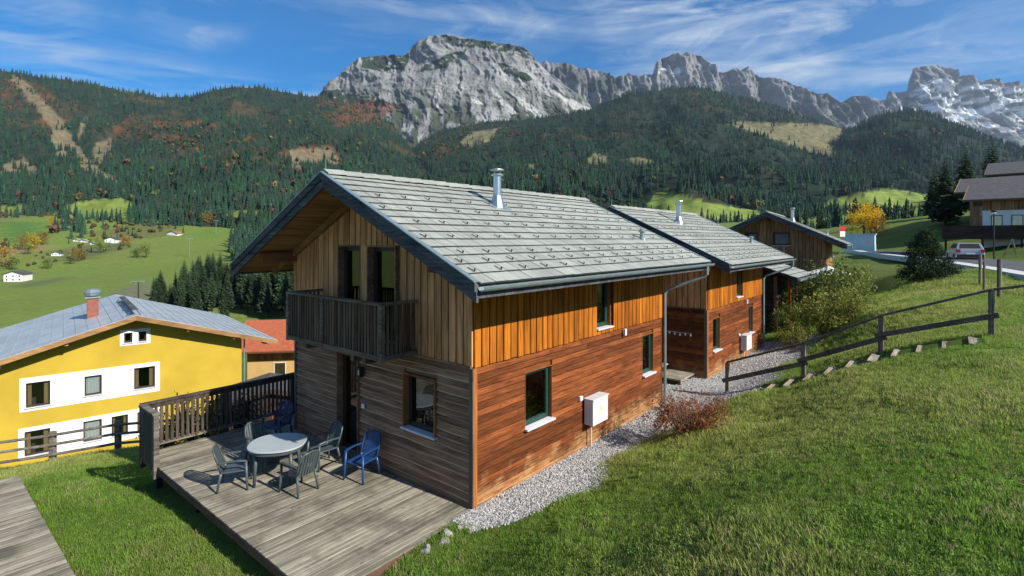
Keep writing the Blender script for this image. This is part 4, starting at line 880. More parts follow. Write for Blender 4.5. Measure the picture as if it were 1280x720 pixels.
# ------------------------------------------------------------------ garden furniture
def garden_chair(mat, label, group, loc, rz, seed):
    root = empty('garden_chair', loc, rz, label, 'chair', group)            # faces local -y
    def leg(x, yb, yt, zt, xo): 
        k = MB(); k.tube([(x+xo, yb, 0), (x+xo*.5, (yb*.6+yt*.4), .22), (x, yt, zt)], [.020, .026, .030], 8); k.build('leg', M[mat], root, smooth=True)
    for s in (-1, 1): leg(.235*s, -.27, -.235, .62, .035*s); leg(.21*s, .30, .22, .44, .035*s)
    k = MB(); n = 9
    for i in range(n+1):
        for j in range(n+1):
            x = -.235+.47*i/n; y = -.24+.46*j/n; k.v.append((x, y, .425-.022*(1-(2*i/n-1)**2)-.012*j/n+(.0 if j else -.018)))
    for i in range(n):
        for j in range(n): p = i*(n+1)+j; k.f.append((p, p+1, p+n+2, p+n+1))
    s_ = k.build('seat', M[mat], root, smooth=True); md = s_.modifiers.new('solid', 'SOLIDIFY'); md.thickness = .022
    # backrest: rounded hoop and slats
    def bp(x, h): return (x, .215+.17*h/.5+.02*math.cos(x*6), .41+h)
    hoop = [bp(.225, -.0), bp(.232, .18), bp(.228, .32), bp(.205, .42), bp(.15, .475), bp(.0, .50), bp(-.15, .475), bp(-.205, .42), bp(-.228, .32), bp(-.232, .18), bp(-.225, .0)]
    bk = MB().tube(hoop, .021, 8).build('backrest', M[mat], root, smooth=True)
    for x in (-.165, -.1, -.033, .033, .1, .165):
        k = MB(); top = .47 if abs(x) < .12 else .44; w = .023; a = [bp(x, h) for h in (-.02, .12, .28, top)]
        for (x_, y_, z_) in a: k.v += [(x_-w, y_, z_), (x_+w, y_, z_), (x_+w, y_+.012, z_), (x_-w, y_+.012, z_)]
        for i in range(3):
            for e in range(4): k.f.append((i*4+e, i*4+(e+1) % 4, i*4+4+(e+1) % 4, i*4+4+e))
        k.f += [(0, 1, 2, 3), (15, 14, 13, 12)]; k.build('slat', M[mat], bk)
    for s in (-1, 1):
        k = MB(); pts = [(.245*s, -.255, .62), (.262*s, -.12, .645), (.262*s, .08, .645), (.245*s, .27, .63)]
        for (x, y, z) in pts: k.v += [(x-.032, y, z-.012), (x+.032, y, z-.012), (x+.030, y, z+.012), (x-.030, y, z+.012)]
        for i in range(3):
            for e in range(4): k.f.append((i*4+e, i*4+(e+1) % 4, i*4+4+(e+1) % 4, i*4+4+e))
        k.f += [(0, 1, 2, 3), (15, 14, 13, 12)]; bevel(k.build('armrest', M[mat], root), .008)
    root.scale = (.9, .9, .88); return root
TBL = (-4.59, 10.28)
gch = garden_chair('plast_grey', 'dark grey plastic slatted armchair at the terrace table', 'grey chairs around the table', (-5.22, 9.93, 0), 0, 1)
def face(p, q): return math.atan2(q[1]-p[1], q[0]-p[0])+math.pi/2
spots = [((-5.26, 9.98), -.10, 'dark grey slatted plastic armchair at the table, its back to the open lawn edge'), ((-3.99, 9.83), .10, 'dark grey slatted plastic armchair pushed to the table, its back to the bare deck'), ((-3.93, 10.93), .1, 'dark grey slatted plastic armchair at the table on the door side'), ((-5.25, 11.02), .2, 'dark grey slatted plastic armchair at the table, its back to the slatted railing')]
for i, (p, da, lb) in enumerate(spots):
    if i == 0: gch.location = (*p, 0); gch.rotation_euler = (0, 0, face(p, TBL)+da); gch['label'] = lb
    else: copy_tree(gch, None, (*p, 0), face(p, TBL)+da, lb)
fu = math.atan2(-U2[1], -U2[0])+math.pi/2
garden_chair('plast_blue', 'bright blue plastic armchair standing beside the terrace door', 'blue plastic chairs', (*LW(-.52, 2.55), 0), fu+.25, 2)
garden_chair('plast_navy', 'shaded navy blue plastic armchair in the railing corner of the terrace', 'blue plastic chairs', (*LW(-.66, 5.75), 0), fu+.5, 3)
tr_ = empty('garden_table', (*TBL, 0), R(8), 'grey plastic garden table with rounded square top on the terrace', 'table')
k = MB(); n = 48; ring = []
for i in range(n):
    a = 2*math.pi*i/n; c, s_ = math.cos(a), math.sin(a); ring.append((math.copysign(abs(c)**.84, c)*.53, math.copysign(abs(s_)**.84, s_)*.50))
k.prism(ring, .695, .725, lambda a, c, d: (a, c, d)); tp = bevel(k.build('table_top', M['plast_top'], tr_), .008)
k = MB(); k.prism([(x*.93, y*.93) for x, y in ring], .63, .694, lambda a, c, d: (a, c, d)); k.build('apron', M['plast_grey'], tr_)
for sx in (-1, 1):
    for sy in (-1, 1): MB().tube([(.34*sx, .30*sy, 0), (.31*sx, .27*sy, .63)], [.028, .036], 8).build('leg', M['plast_grey'], tr_, smooth=True)

# ------------------------------------------------------------------ steps with handrail beside the bank
wood_fence_pts = [(1.26, 0), (3.27, .93), (5.01, 1.82), (7.07, 2.51)]
st = empty('garden_stairs', LW(8.9, -1.3)+(0,), YAW, 'timber-edged garden steps climbing the grass bank beside the handrail', 'stairs')
for k in range(13):
    w = 1.25+k*.455; z = float(np.interp(w, [1.26, 3.27, 5.01, 7.07], [0, .93, 1.82, 2.51])); zz = z+.05
    MB().box(-.55+rnd.uniform(-.03, .03), .48, 1.3-w-.045, 1.3-w+.045, zz-.16, zz+.03).build('riser_board', M['step'], st)
    s_ = MB().box(-.55, .48, 1.3-w-.42, 1.3-w-.05, zz-.18, zz+.012); s_.build('tread', M['stone'], st)
fe = empty('handrail_fence', LW(9.55, -1.26)+(0,), YAW, 'dark two-rail wooden handrail fence climbing beside the garden steps', 'fence')
tops = [1.0, .9, .92, 1.02]; P4 = [(0, 1.26-w, z) for w, z in wood_fence_pts]
for (x, y, z), h in zip(P4, tops): bevel(MB().box(-.055, .055, y-.055, y+.055, z-.4, z+h).build('post', M['fence'], fe), .008)
for (a, b_, ha, hb) in zip(P4[:-1], P4[1:], tops[:-1], tops[1:]):
    MB().beam((-.0, a[1]+.02, a[2]+ha+.03), (0, b_[1]-.02, b_[2]+hb+.03), .11, .055).build('top_rail', M['fence_rail'], fe)
    MB().beam((-.085, a[1]+.12, a[2]+ha*.48), (-.085, b_[1]-.12, b_[2]+hb*.48), .045, .12).build('lower_rail', M['fence_rail'], fe)
a, b_ = P4[-1], (0.0, P4[-1][1]-.75, P4[-1][2]+.18); MB().beam((0, a[1]-.03, a[2]+1.05), (0, b_[1], b_[2]+1.03), .11, .055).build('top_rail', M['fence_rail'], fe)
for px, py, h, r_, lb in ((1249, 373, 1.45, .075, 'tall grey round post closest to the road kerb'), (1225, 356, 1.35, .06, 'grey post leaning slightly beside the road'), (1230, 366, 1.25, .045, 'thin grey post standing between two thicker road posts')):
    x, y, z = gp(px, py); tag(MB().tube([(0, 0, -.3), (.01, 0, h)], [r_*.95, r_], 10).build('wooden_post', M['fence'], None, (x, y, z)), lb, 'post', 'posts by the road')
# lawn fence on the left
pts = [gp(px, 580-(px-62)*.10)[:2] for px in (-70, 62, 138, 215)]
pts = [(-17.6, 15.2), (-14.7, 16.8), (-13.1, 17.45), (-11.2, 18.3)]
fl_ = empty('rail_fence', (*pts[1], zg1(*pts[1])), 0, 'grey weathered three-rail fence along the lawn edge above the yellow house', 'fence'); zb = zg1(*pts[1])
L_ = [(x-pts[1][0], y-pts[1][1], zg1(x, y)-zb) for x, y in pts]
for x, y, z in L_: MB().box(x-.07, x+.07, y-.07, y+.07, z-.3, z+1.02).build('post', M['rail_grey'], fl_)
for a, b_ in zip(L_[:-1], L_[1:]):
    for h in (.30, .62, .92): MB().tube([(a[0], a[1]-.1, a[2]+h), (b_[0], b_[1]-.1, b_[2]+h)], .045, 7).build('rail', M['rail_grey'], fl_)

# ------------------------------------------------------------------ gravel strip: bed sheet, pebbles
def edge_w(u): return 1.12+.16*math.sin(u*1.3)+.10*math.sin(u*3.1+1)+(.0 if u < 7.3 else min(1.3, (u-7.3)*.9))-(max(0, 1.8-u)*.22)
us = np.linspace(-.5, 19.0, 160); nw = 26; GPt = np.zeros((nw, len(us), 3))
for i, u in enumerate(us):
    w1 = edge_w(u); v1 = 3.4 if 7.9 < u < 11.2 else .1
    for j in range(nw):
        v = v1+(-w1-v1)*j/(nw-1); x, y = LW(u, v); GPt[j, i] = (x, y, 0)
GPt[..., 2] = zg(GPt[..., 0], GPt[..., 1])+.02
gravel_bed = plain('gravel_bed', (.36, .355, .34), .95, 0, .35, 30, .6)
tag(link('gravel_path', grid_mesh('gravel_path', GPt, None, gravel_bed)), kind='structure')
n = 30000; uu = rng.uniform(-.5, 19, n); uu = np.where(rng.random(n) < .5, rng.uniform(-.5, 8, n), uu); f_ = rng.random(n); e_ = np.array([edge_w(u) for u in uu]); v1 = np.where((uu > 7.9) & (uu < 11.2), 3.4, .02)
vv = v1+(-e_*(1.0+.12*(rng.random(n)**3))-v1)*f_; XX = C0[0]+uu*U2[0]+vv*V2[0]; YY = C0[1]+uu*U2[1]+vv*V2[1]; ZZ = zg(XX, YY)+.026
pm_ = leafy('pebble', None, .9, 0, True); pbs = []
for s in range(3):
    r = random.Random(s); bm = bmesh.new(); bmesh.ops.create_icosphere(bm, subdivisions=1, radius=1)
    for v in bm.verts: v.co *= r.uniform(.75, 1.2); v.co.z *= .7
    me = bpy.data.meshes.new('pebble'); bm.to_mesh(me); bm.free(); pbs.append(proto('pebble_form', me, pm_))
g_ = rng.uniform(.13, .52, n); pc = np.stack([g_, g_*rng.uniform(.95, 1.0, n), g_*rng.uniform(.88, 1.0, n)], -1); s_ = rng.uniform(.010, .027, n)
scatter('gravel', np.stack([XX, YY, ZZ], -1), rng.uniform(0, 6.28, (n, 3)), np.stack([s_]*3, -1), pc, pbs, rng.integers(0, 3, n), 'pale grey gravel along the chalet side walls', 'gravel', pm_)

# ------------------------------------------------------------------ grass
gm = leafy('grass_blade', None, .7, .5, True)
def tuft(seed, nb, spread, hmin, hmax, wd):
    r = random.Random(seed); mb = MB()
    for i in range(nb):
        a = r.uniform(0, 6.28); d = spread*r.random()**.6; x, y = d*math.cos(a), d*math.sin(a); h = r.uniform(hmin, hmax); l = r.uniform(.15, .7)*h; la = r.uniform(0, 6.28); w = wd*r.uniform(.7, 1.3); ox, oy = -math.sin(la)*w/2, math.cos(la)*w/2
        lx, ly = math.cos(la)*l, math.sin(la)*l
        mb.add([(x-ox, y-oy, -.01), (x+ox, y+oy, -.01), (x+lx*.35+ox*.8, y+ly*.35+oy*.8, h*.6), (x+lx*.35-ox*.8, y+ly*.35-oy*.8, h*.6), (x+lx, y+ly, h)], [(0, 1, 2, 3), (3, 2, 4)])
    return mb.mesh('tuft', fix=False)
def clover():
    r = random.Random(5); mb = MB()
    for i in range(16):
        a = r.uniform(0, 6.28); d = .13*r.random()**.5; c = Vector((d*math.cos(a), d*math.sin(a), r.uniform(.015, .05))); s = r.uniform(.006, .013); n = Vector((r.uniform(-.5, .5), r.uniform(-.5, .5), 1)).normalized(); x = n.orthogonal().normalized()*s; y = n.cross(x)
        mb.add([c-x, c-y*.7, c+x, c+y*.7], [(0, 1, 2, 3)])
    return mb.mesh('clover', fix=False)
gpro = [proto('tuft_form', tuft(1, 30, .10, .018, .042, .0055), gm), proto('tuft_form', tuft(2, 26, .09, .025, .060, .006), gm), proto('tuft_form', tuft(3, 16, .07, .04, .095, .007), gm), proto('clover_form', clover(), gm)]
def on_grass(x, y):
    u, v = WL(x, y); e = 1.12+.16*np.sin(u*1.3)+.10*np.sin(u*3.1+1)+np.clip((u-7.3)*.9, 0, 1.3)-np.clip(1.8-u, 0, 9)*.22
    e = e-.30*np.clip(fbm(x/.35, y/.35, 0, 3, 401)-.42, 0, 1)*3
    bad = (v > -e+.0) & (u > -.45) & (u < 19) & (v < 8)                    # houses and gravel
    bad |= (u > -3.0) & (u < .6) & (v > -.08) & (v < 7.3)                 # terrace
    bad |= (u > -9.1) & (u < -4.58) & (v > -.1) & (v < 10.05)              # neighbouring platform
    bad |= (u > 8.3) & (u < 9.5) & (v < -1.1) & (v > -7.0)                # steps
    bad |= (x > 20+(y-18)*.52) & (y < 110) & (x < 29+(y-18)*.55)          # road
    return ~bad
NG = 190000; r_ = (rng.random(NG)**.75); Yd = 2.2+26*r_**1.6; az = rng.uniform(-1.15, 1.12, NG); gxx = az*Yd; keep = on_grass(gxx, Yd); gxx, Yd = gxx[keep], Yd[keep]
gzz = zg(gxx, Yd); keep = gzz > -3.2; gxx, Yd, gzz = gxx[keep], Yd[keep], gzz[keep]; n = len(gxx)
pn_ = fbm(gxx/1.1, Yd/1.1, 0, 4, 71); pl_ = fbm(gxx/4.5, Yd/4.5, 0, 3, 73)
bank = np.clip((-WL(gxx, Yd)[1]-2.2)/3, 0, 1); pl_ = pl_+.10*bank-.03; base = np.array([.22, .35, .056])*(1-np.clip((pl_-.4)*3, 0, 1))[:, None]+np.array([.39, .44, .115])*np.clip((pl_-.4)*3, 0, 1)[:, None]
dry = (rng.random(n) < .04+.05*bank+.16*np.clip((pn_-.5)*4, 0, 1))[:, None]; base = np.where(dry, np.array([.42, .36, .18]), base)*rng.uniform(.65, 1.3, (n, 1))
s_ = (1.0+.9*np.clip((Yd-7)/18, 0, 1))*rng.uniform(.75, 1.2, n)*(.75+.7*np.clip((pn_-.35)*2, 0, 1)); rot = np.zeros((n, 3)); rot[:, 2] = rng.uniform(0, 6.28, n); rot[:, :2] = rng.normal(0, .12, (n, 2))
cl = fbm(gxx/.8, Yd/.8, 0, 3, 91) > .56; cl &= rng.random(n) < .14; base[cl] = np.array([.20, .33, .06])*rng.uniform(.8, 1.3, (cl.sum(), 1)); idx = np.where(cl, 3, 0); idx = np.where(cl, 3, np.where(rng.random(n) < .06, 2, np.where(pn_ > .52, 1, 0)))
scatter('grass', np.stack([gxx, Yd, gzz], -1), rot, np.stack([s_]*3, -1), base, gpro, idx, 'short green lawn grass with dry patches on the bank and lawn', 'grass', gm)
print('grass', n)
# ------------------------------------------------------------------ road
ne = np.array([(18.6, 14), (21.5, 19), (25.4, 26), (31.5, 37.5), (41.0, 59), (42.5, 64)]); s_ = np.linspace(0, 1, 90); ts = np.linspace(0, 1, len(ne))
nx = np.interp(s_, ts, ne[:, 0]); ny = np.interp(s_, ts, ne[:, 1]); k_ = np.ones(9)/9; nx = np.convolve(np.pad(nx, 4, 'edge'), k_, 'valid'); ny = np.convolve(np.pad(ny, 4, 'edge'), k_, 'valid')
tx, ty = np.gradient(nx), np.gradient(ny); l_ = np.hypot(tx, ty); ox, oy = ty/l_, -tx/l_; zc = np.maximum.reduce([zg(nx+ox*o_, ny+oy*o_) for o_ in (-.9, 0, 1.1, 2.2, 3.3, 4.4)])+.03; zc = np.convolve(np.pad(zc, 10, 'edge'), np.ones(21)/21, 'valid')+.02
def strip(name, offs, dz, mat):
    P_ = np.stack([np.stack([nx+ox*o, ny+oy*o, zc+d], -1) for o, d in zip(offs, dz)], 0); return tag(link(name, grid_mesh(name, P_, None, mat, False)), kind='structure')
strip('road', [0, 2.2, 4.5], [0, .03, 0], M['asphalt']); strip('road_edge', [-.95, -.95, -.02, .0], [-.4, .07, .06, -.05], M['concrete'])

# ------------------------------------------------------------------ other houses
def simple_house(name, label, loc, yaw, W, L, wz, pitch, oh, wall, roof, holes, fr='dark_frame', upper=None, group='houses in the valley', verge='dark_wood', apex=None, cat='house'):
    """gable wall on local y=0 facing +y, s runs along +x, house body towards -y"""
    root = empty(name, loc, yaw, label, cat, group); ap = apex or W/2; rzz = wz+pitch*ap
    top = lambda s: rzz-pitch*abs(s-ap)
    pl = lambda s, d, z: (s, -d, z)
    mb = MB(); core(mb, 0, W, -1.5, lambda s: top(s)-.16, holes, pl, 0, .25, ap); mb.build('gable_wall', M[wall], root)
    mb = MB(); core(mb, .0, W, -1.5, lambda s: top(s)-.16, [], pl, L-.25, L, ap); mb.build('rear_gable_wall', M[wall], root)
    for s0 in (0, W-.25): MB().box(s0, s0+.25, -L+.25, -.25, -1.5, top(s0+.125)-.2).build('side_wall', M[wall], root)
    MB().box(.3, W-.3, -1.6, -1.5, -1., wz).build('partition', M['interior'], root)
    if upper: MB().box(-.03, W+.03, .0, .035, upper[0], upper[1]).build('boarding', M[upper[2]], root)
    for h in holes: window(root, pl, *h, sash=fr, rec=.14, sill=W > 6, cur=[(.05, .95, 'curtain_or_sky')] if (h[0]*7.3) % 1 < .45 else [(.05, .28, 'curtain_warm'), (.75, .95, 'curtain_warm')], reveal='white' if wall in ('yellow', 'render_white') else 'reveal', pane='pane')
    mb = MB()
    for sg in (-1, 1):
        e = ap+sg*((ap if sg < 0 else W-ap)+oh[0]); z_ = top(e)
        mb.hexa([(ap, oh[1], rzz-.14), (e, oh[1], z_-.14), (e, -L-.6, z_-.14), (ap, -L-.6, rzz-.14), (ap, oh[1], rzz), (e, oh[1], z_), (e, -L-.6, z_), (ap, -L-.6, rzz)])
    rf = mb.build('roof', M[roof], root)
    for sg in (-1, 1):
        e = ap+sg*((ap if sg < 0 else W-ap)+oh[0]); z_ = top(e); b_ = MB()
        b_.hexa([(ap, oh[1]+.002, rzz-.28), (e, oh[1]+.002, z_-.28), (e, oh[1]+.05, z_-.28), (ap, oh[1]+.05, rzz-.28), (ap, oh[1]+.002, rzz-.02), (e, oh[1]+.002, z_-.02), (e, oh[1]+.05, z_-.02), (ap, oh[1]+.05, rzz-.02)]); b_.build('bargeboard', M[verge], rf)
    return root, rf, top, ap, rzz
yy = math.atan2(-.65, -.76); YB = -8.2
holes = [(9.0, 10.0, 4.35, 5.65), (6.9, 7.7, 4.5, 5.6), (4.5, 5.55, 4.45, 5.7), (9.0, 10.05, 1.9, 3.2), (6.9, 7.75, 2.05, 3.2), (5.75, 6.55, 2.05, 3.2), (4.5, 5.4, 2.05, 3.2), (4.9, 5.35, 7.12, 7.72), (5.55, 6.0, 7.12, 7.72)]
yh, rf, top, ap, rzz = simple_house('yellow_house', 'yellow rendered house with white window bands and grey metal roof below the lawn', (-17.0, 33.0, YB), yy, 11.4, 13, 7.05, .307, (1.9, .95), 'yellow', 'tin', holes, 'dark_frame', None, 'houses below the terrace', 'soffit', 5.5)
for (a, b_, z0, z1) in ((4.3, 10.2, 4.18, 5.88), (4.3, 10.25, 1.75, 3.36), (4.75, 6.15, 6.98, 7.86)):                # white painted bands, cut around the windows
    mb = MB(); hs_ = [h for h in holes if h[2] > z0 and h[3] < z1]; core(mb, a, b_, z0, lambda s: z1, hs_, lambda s, d, z: (s, -d, min(z, z1)), -.02, -.002, 99); mb.build('white_band', M['render_white'], yh)
MB().tube([(-.12, .12, 7.0), (-.12, .12, -1)], .05, 8).build('downpipe', M['zinc'], yh)
for sg in (-1, 1):
    for i in range(1, 15):
        s = ap+sg*i*.5
        if not (-1.85 < s < 13.2): continue
        b_ = MB(); b_.box(s-.012, s+.012, -13.5, .9, top(s)-.02, top(s)+.028); b_.build('seam', M['tin'], rf)
ch = MB().box(6.9, 7.45, -4.6, -4.05, top(7.2)-.3, top(7.2)+1.15).build('chimney', M['brick_red'], rf); 
MB().box(6.82, 7.53, -4.68, -3.97, top(7.2)+1.152, top(7.2)+1.24).build('chimney_cap', M['zinc'], ch); MB().lathe([(.36, .0), (.44, .2), (.30, .36), (.05, .42), (0, .42)], (7.175, -4.32, top(7.2)+1.30), 10).build('cowl', M['zinc'], ch)
cw = MB().box(5.38, 5.66, -8.0, .6, rzz+.24, rzz+.30)
for y in (.2, -2.6, -5.4, -7.6): cw.beam((5.2, y, rzz-.1), (5.4, y, rzz+.18), .05, .05); cw.beam((5.9, y, rzz-.15), (5.7, y, rzz+.18), .05, .05)
cw.build('roof_walkway', M['barge'], rf)
for i in range(5):
    s = (-1.2, .6, 3.0, 8.4, 10.9)[i]; MB().box(s-.07, s+.07, -.0, .85, top(s)-.42, top(s)-.27).build('purlin', M['soffit'], rf)
simple_house('timber_shed', 'small brown shed with tiled roof and grey cover behind the terrace railing', (-11.6, 30.2, -6.0), R(205), 4.2, 3, 1.9, .25, (.3, .3), 'dark_wood', 'dark_roof', [(1.2, 2.0, .6, 1.2)], group='houses below the terrace', cat='shed')
# houses above the road: eave side to the road
def eave_house(name, label, loc, yaw, L, D, eave, pitch, wall, holes, band, oh=.9, fr='dark_frame', group='houses above the road', roof='dark_roof'):
    """long wall on local y=0 facing -y, s along +x, body towards +y"""
    root = empty(name, loc, yaw, label, 'house', group); pl = lambda s, d, z: (s, d, z)
    mb = MB(); core(mb, 0, L, -2, lambda s: eave, holes, pl, 0, .25, 99); mb.build('long_wall', M[wall], root)
    for s0 in (0, L-.25):
        k = MB(); k.prism([(.25, -2), (D, -2), (D, eave), (D/2, eave+pitch*D/2), (.25, eave)], s0, s0+.25, lambda a, c, d: (d, a, c)); k.build('gable_wall', M[wall], root)
    MB().box(.25, L-.25, 1.6, 1.7, -1.5, eave-.2).build('partition', M['interior'], root)
    for i in range(int(L/.24)): MB().box(i*.24, i*.24+.225, -.035, -.002, band[0], eave-.02).build('board', M[band[1]], root)
    for h in holes: window(root, pl, *h, sash=fr, rec=.14, cur=[(.05, .95, 'curtain_or_sky')], reveal='white')
    k = MB()
    for sg in (-1, 1):
        e = -oh if sg < 0 else D+oh; z_ = eave-pitch*oh; zz = eave+pitch*D/2
        k.hexa([(-1.3, D/2, zz), (L+1, D/2, zz), (L+1, e, z_), (-1.3, e, z_), (-1.3, D/2, zz+.2), (L+1, D/2, zz+.2), (L+1, e, z_+.2), (-1.3, e, z_+.2)])
    rf = k.build('roof', M[roof], root)
    for sg in (-1, 1):
        e = -oh if sg < 0 else D+oh; z_ = eave-pitch*oh; zz = eave+pitch*D/2; b_ = MB(); b_.hexa([(-1.36, D/2, zz-.1), (-1.302, D/2, zz-.1), (-1.302, e, z_-.1), (-1.36, e, z_-.1), (-1.36, D/2, zz+.22), (-1.302, D/2, zz+.22), (-1.302, e, z_+.22), (-1.36, e, z_+.22)]); b_.build('bargeboard', M['brown_house'], rf)
    MB().box(-1.3, L+1, -oh-.14, -oh-.002, eave-pitch*oh+.02, eave-pitch*oh+.14).build('gutter', M['brown_frame'], rf)
    return root
wy = math.atan2(-.78, .75)
M['ochre'] = plain('ochre', (.52, .34, .13), .85, 0, .08, 1)
eave_house('red_roofed_house', 'low house with orange-red tiled roof between the yellow house and the chalet', (-23.2, 46, -8.6), math.atan2(.15, 1), 14, 8, 3.75, .42, 'ochre', [(2.2, 3.2, 1.2, 2.4), (5.5, 6.5, 1.2, 2.4)], (2.6, 'brown_house'), .8, 'brown_frame', 'houses below the terrace', 'red_roof')
r4 = eave_house('hillside_house', 'white house with boarded upper floor and brown balcony above the parked car', (45.0, 50.2, 3.7), wy, 13, 8, 4.9, .36, 'render_white', [(.55, 1.45, 2.2, 3.3), (1.95, 2.85, 2.2, 3.3), (3.6, 4.8, 1.9, 3.3), (7, 8, 2.2, 3.3)], (3.72, 'brown_house'))
bl = MB().box(-2.6, 3.0, -3.0, -.05, 1.0, 1.2).build('balcony', M['dark_wood'], r4); MB().box(-2.6, 3.0, -3.06, -3.0, 1.05, 2.25).build('parapet', M['dark_wood'], bl); MB().box(-2.66, -2.6, -3.06, -.05, 1.05, 2.25).build('parapet', M['dark_wood'], bl)
for s in (-2.4, .2, 2.8): MB().box(s-.08, s+.08, -2.9, -2.74, -1.5, 1.0).build('post', M['dark_wood'], bl)
eave_house('upper_house', 'brown boarded house with dark roof up the slope behind the white one', (55.4, 63.5, 6.4), wy, 14, 9, 4.2, .36, 'brown_house', [(1.0, 1.9, 1.2, 2.3), (4, 5, 1.2, 2.3)], (2.4, 'brown_house'), 1.2)
eave_house('upper_house', 'dark-roofed timber house highest on the slope, mostly hidden by the others', (64, 69, 8.4), wy, 14, 9, 5.0, .36, 'brown_house', [(1.0, 1.9, 1.2, 2.3)], (2.4, 'brown_house'), 1.2)
# far small houses
def far_house(px, py, W, L, wz, yaw, wall, roof, lb, n=3):
    x, y, z = gp(px, py); hs_ = [(W*(i+.5)/n-.45, W*(i+.5)/n+.45, wz*f, wz*f+1.1) for i in range(n) for f in ((.15, .58) if wz > 4 else (.3,))]
    return simple_house('farmhouse', lb, (x, y, z), yaw, W, L, wz, .38, (.8, .8), wall, roof, hs_, group='houses in the valley')
def fy(yaw_deg): return R(180+yaw_deg)
far_house(28, 352, 10, 12, 5.2, fy(18), 'render_white', 'dark_roof', 'tall white farmhouse with grey roof at the left edge of the meadow')
far_house(222, 295, 14, 10, 3.0, fy(-8), 'render_white', 'brown_house', 'long low white house with brown roof at the upper meadow edge')
far_house(76, 320, 7, 6, 2.6, fy(20), 'render_white', 'dark_roof', 'small dark-roofed hut among the hedges below the white houses')
far_house(146, 304, 11, 9, 4.2, fy(12), 'render_white', 'dark_roof', 'white house with grey roof beside the pale garden sheds')
for px, py, w, lb in ((98, 302, 5, 'pale flat-roofed shed nearest the yellow bushes on the meadow'), (108, 303, 6, 'pale low shed among the white garden huts'), (118, 306, 4, 'smallest pale shed next to the white grey-roofed house')):
    far_house(px, py, w, 4, 1.9, fy(10), 'render_white', 'tin', lb, 1)

# ------------------------------------------------------------------ lean-to, boardwalk, steps by the second chalet
le = empty('lean_to_shed', LW(20.2, -.4)+(.45,), YAW, 'open lean-to shed with grey tiled roof and dark slatted wall beyond the second chalet', 'shed')
MB().box(.1, 2.6, .3, .36, 0, 2.4).build('side_wall', M['dark_wood'], le); MB().box(2.55, 2.62, .37, 3.0, 0, 2.7).build('rear_wall', M['dark_wood'], le)
for i in range(13): MB().box(.0, .05, .45, 2.9, .1+i*.18, .24+i*.18).build('slat', M['dark_wood'], le)
for v in (-.25, .34, 2.95): MB().box(-.04, .08, v-.06, v+.06, -.4, 2.5).build('post', M['side_up'] if v < 0 else M['brown_house'], le)
rm = MB(); rm.hexa([(-.5, -.7, 2.35), (3.1, -.7, 2.35), (3.1, 3.3, 3.65), (-.5, 3.3, 3.65), (-.5, -.7, 2.47), (3.1, -.7, 2.47), (3.1, 3.3, 3.77), (-.5, 3.3, 3.77)]); lr = rm.build('roof', M['dark_wood'], le)
al = math.atan(1.3/4.0); cl_ = 4.0/math.cos(al)/11
for i in range(11):
    for k in range(12): sd_ = (i+.5)*cl_; link('roof_tile', TILE[(i+k) % 3], M['tile'], lr, (-.5+(k+.5)*.306, 3.3-sd_*math.cos(al), 3.79-sd_*math.sin(al)), (al-R(3), 0, 0))
MB().box(-.52, 3.1, -.82, -.70, 2.36, 2.46).build('gutter', M['zinc'], lr)
bw = empty('boardwalk', (12.6, 24.2, .12), R(-15), 'weathered grey boardwalk planks beside the second chalet corner', 'boardwalk')
for i in range(6): MB().box(-1.5+rnd.uniform(-.1, .1), 1.6, -.75+i*.25, -.75+i*.25+.23, -.06, .0).build('plank', M['deck'], bw)
for x in (-1.2, 1.3): MB().box(x-.08, x+.08, -.7, .7, -.4, -.062).build('sleeper', M['dark_wood'], bw)
sp = empty('wooden_steps', LW(10.0, .35)+(-.1,), YAW, 'two grey wooden steps at the gable of the second chalet', 'steps')
MB().box(0, 1.15, .0, .9, .18, .23).build('tread', M['deck'], sp); MB().box(.2, 1.15, .92, 1.6, .38, .43).build('tread', M['deck'], sp); MB().box(.05, .12, .05, 1.55, -.1, .18).build('stringer', M['dark_wood'], sp); MB().box(.95, 1.02, .05, 1.55, -.1, .18).build('stringer', M['dark_wood'], sp); MB().box(.3, 1.0, 1.0, 1.5, .18, .38).build('riser', M['dark_wood'], sp)

# ------------------------------------------------------------------ container, banner, umbrella, lamp, car
x, y, z = 43.4, 65.5, 2.95; cb = empty('site_container', (x, y, z), R(-38), 'pale blue flat-roofed container by the road bend', 'container')
bevel(MB().box(-1.6, 1.6, -1.1, 1.1, 0, 2.3).build('body', M['light_blue'], cb), .02); MB().box(-1.7, 1.7, -1.2, 1.2, 2.302, 2.42).build('roof', M['sill'], cb); MB().box(-1.0, -.1, -1.13, -1.102, .1, 2.0).build('door', M['light_blue'], cb); MB().box(1.602, 1.64, -.9, .9, .2, 1.1).build('vent_grille', M['sill'], cb); MB().box(.3, 1.3, -1.13, -1.102, .9, 1.8).build('panel', M['sill'], cb)
x, y = 35.9, 57.5; z = zg1(x, y); bn = empty('banner', (x, y, z), 0, 'upright red and white banner beside the pale blue container', 'banner'); MB().tube([(0, 0, 0), (0, 0, 3.7)], .035, 8).build('pole', M['steel'], bn); MB().box(.04, .6, -.01, .01, 3.0, 3.6).build('red_field', M['red_cloth'], bn); MB().box(.04, .6, -.01, .01, 2.4, 2.998).build('white_field', M['white'], bn)
x, y = 17.2, 28.5; z = zg1(x, y); ub = empty('garden_umbrella', (x, y, z), 0, 'white garden parasol beside the brown chalet', 'parasol'); MB().tube([(0, 0, 0), (0, 0, 2.2)], .025, 8).build('pole', M['steel'], ub); k = MB(); k.v.append((0, 0, 2.35)); 
for i in range(8): a = i*math.pi/4; k.v.append((1.15*math.cos(a), 1.15*math.sin(a), 1.95))
for i in range(8): k.f.append((0, 1+i, 1+(i+1) % 8))
k.build('canopy', M['white'], ub)
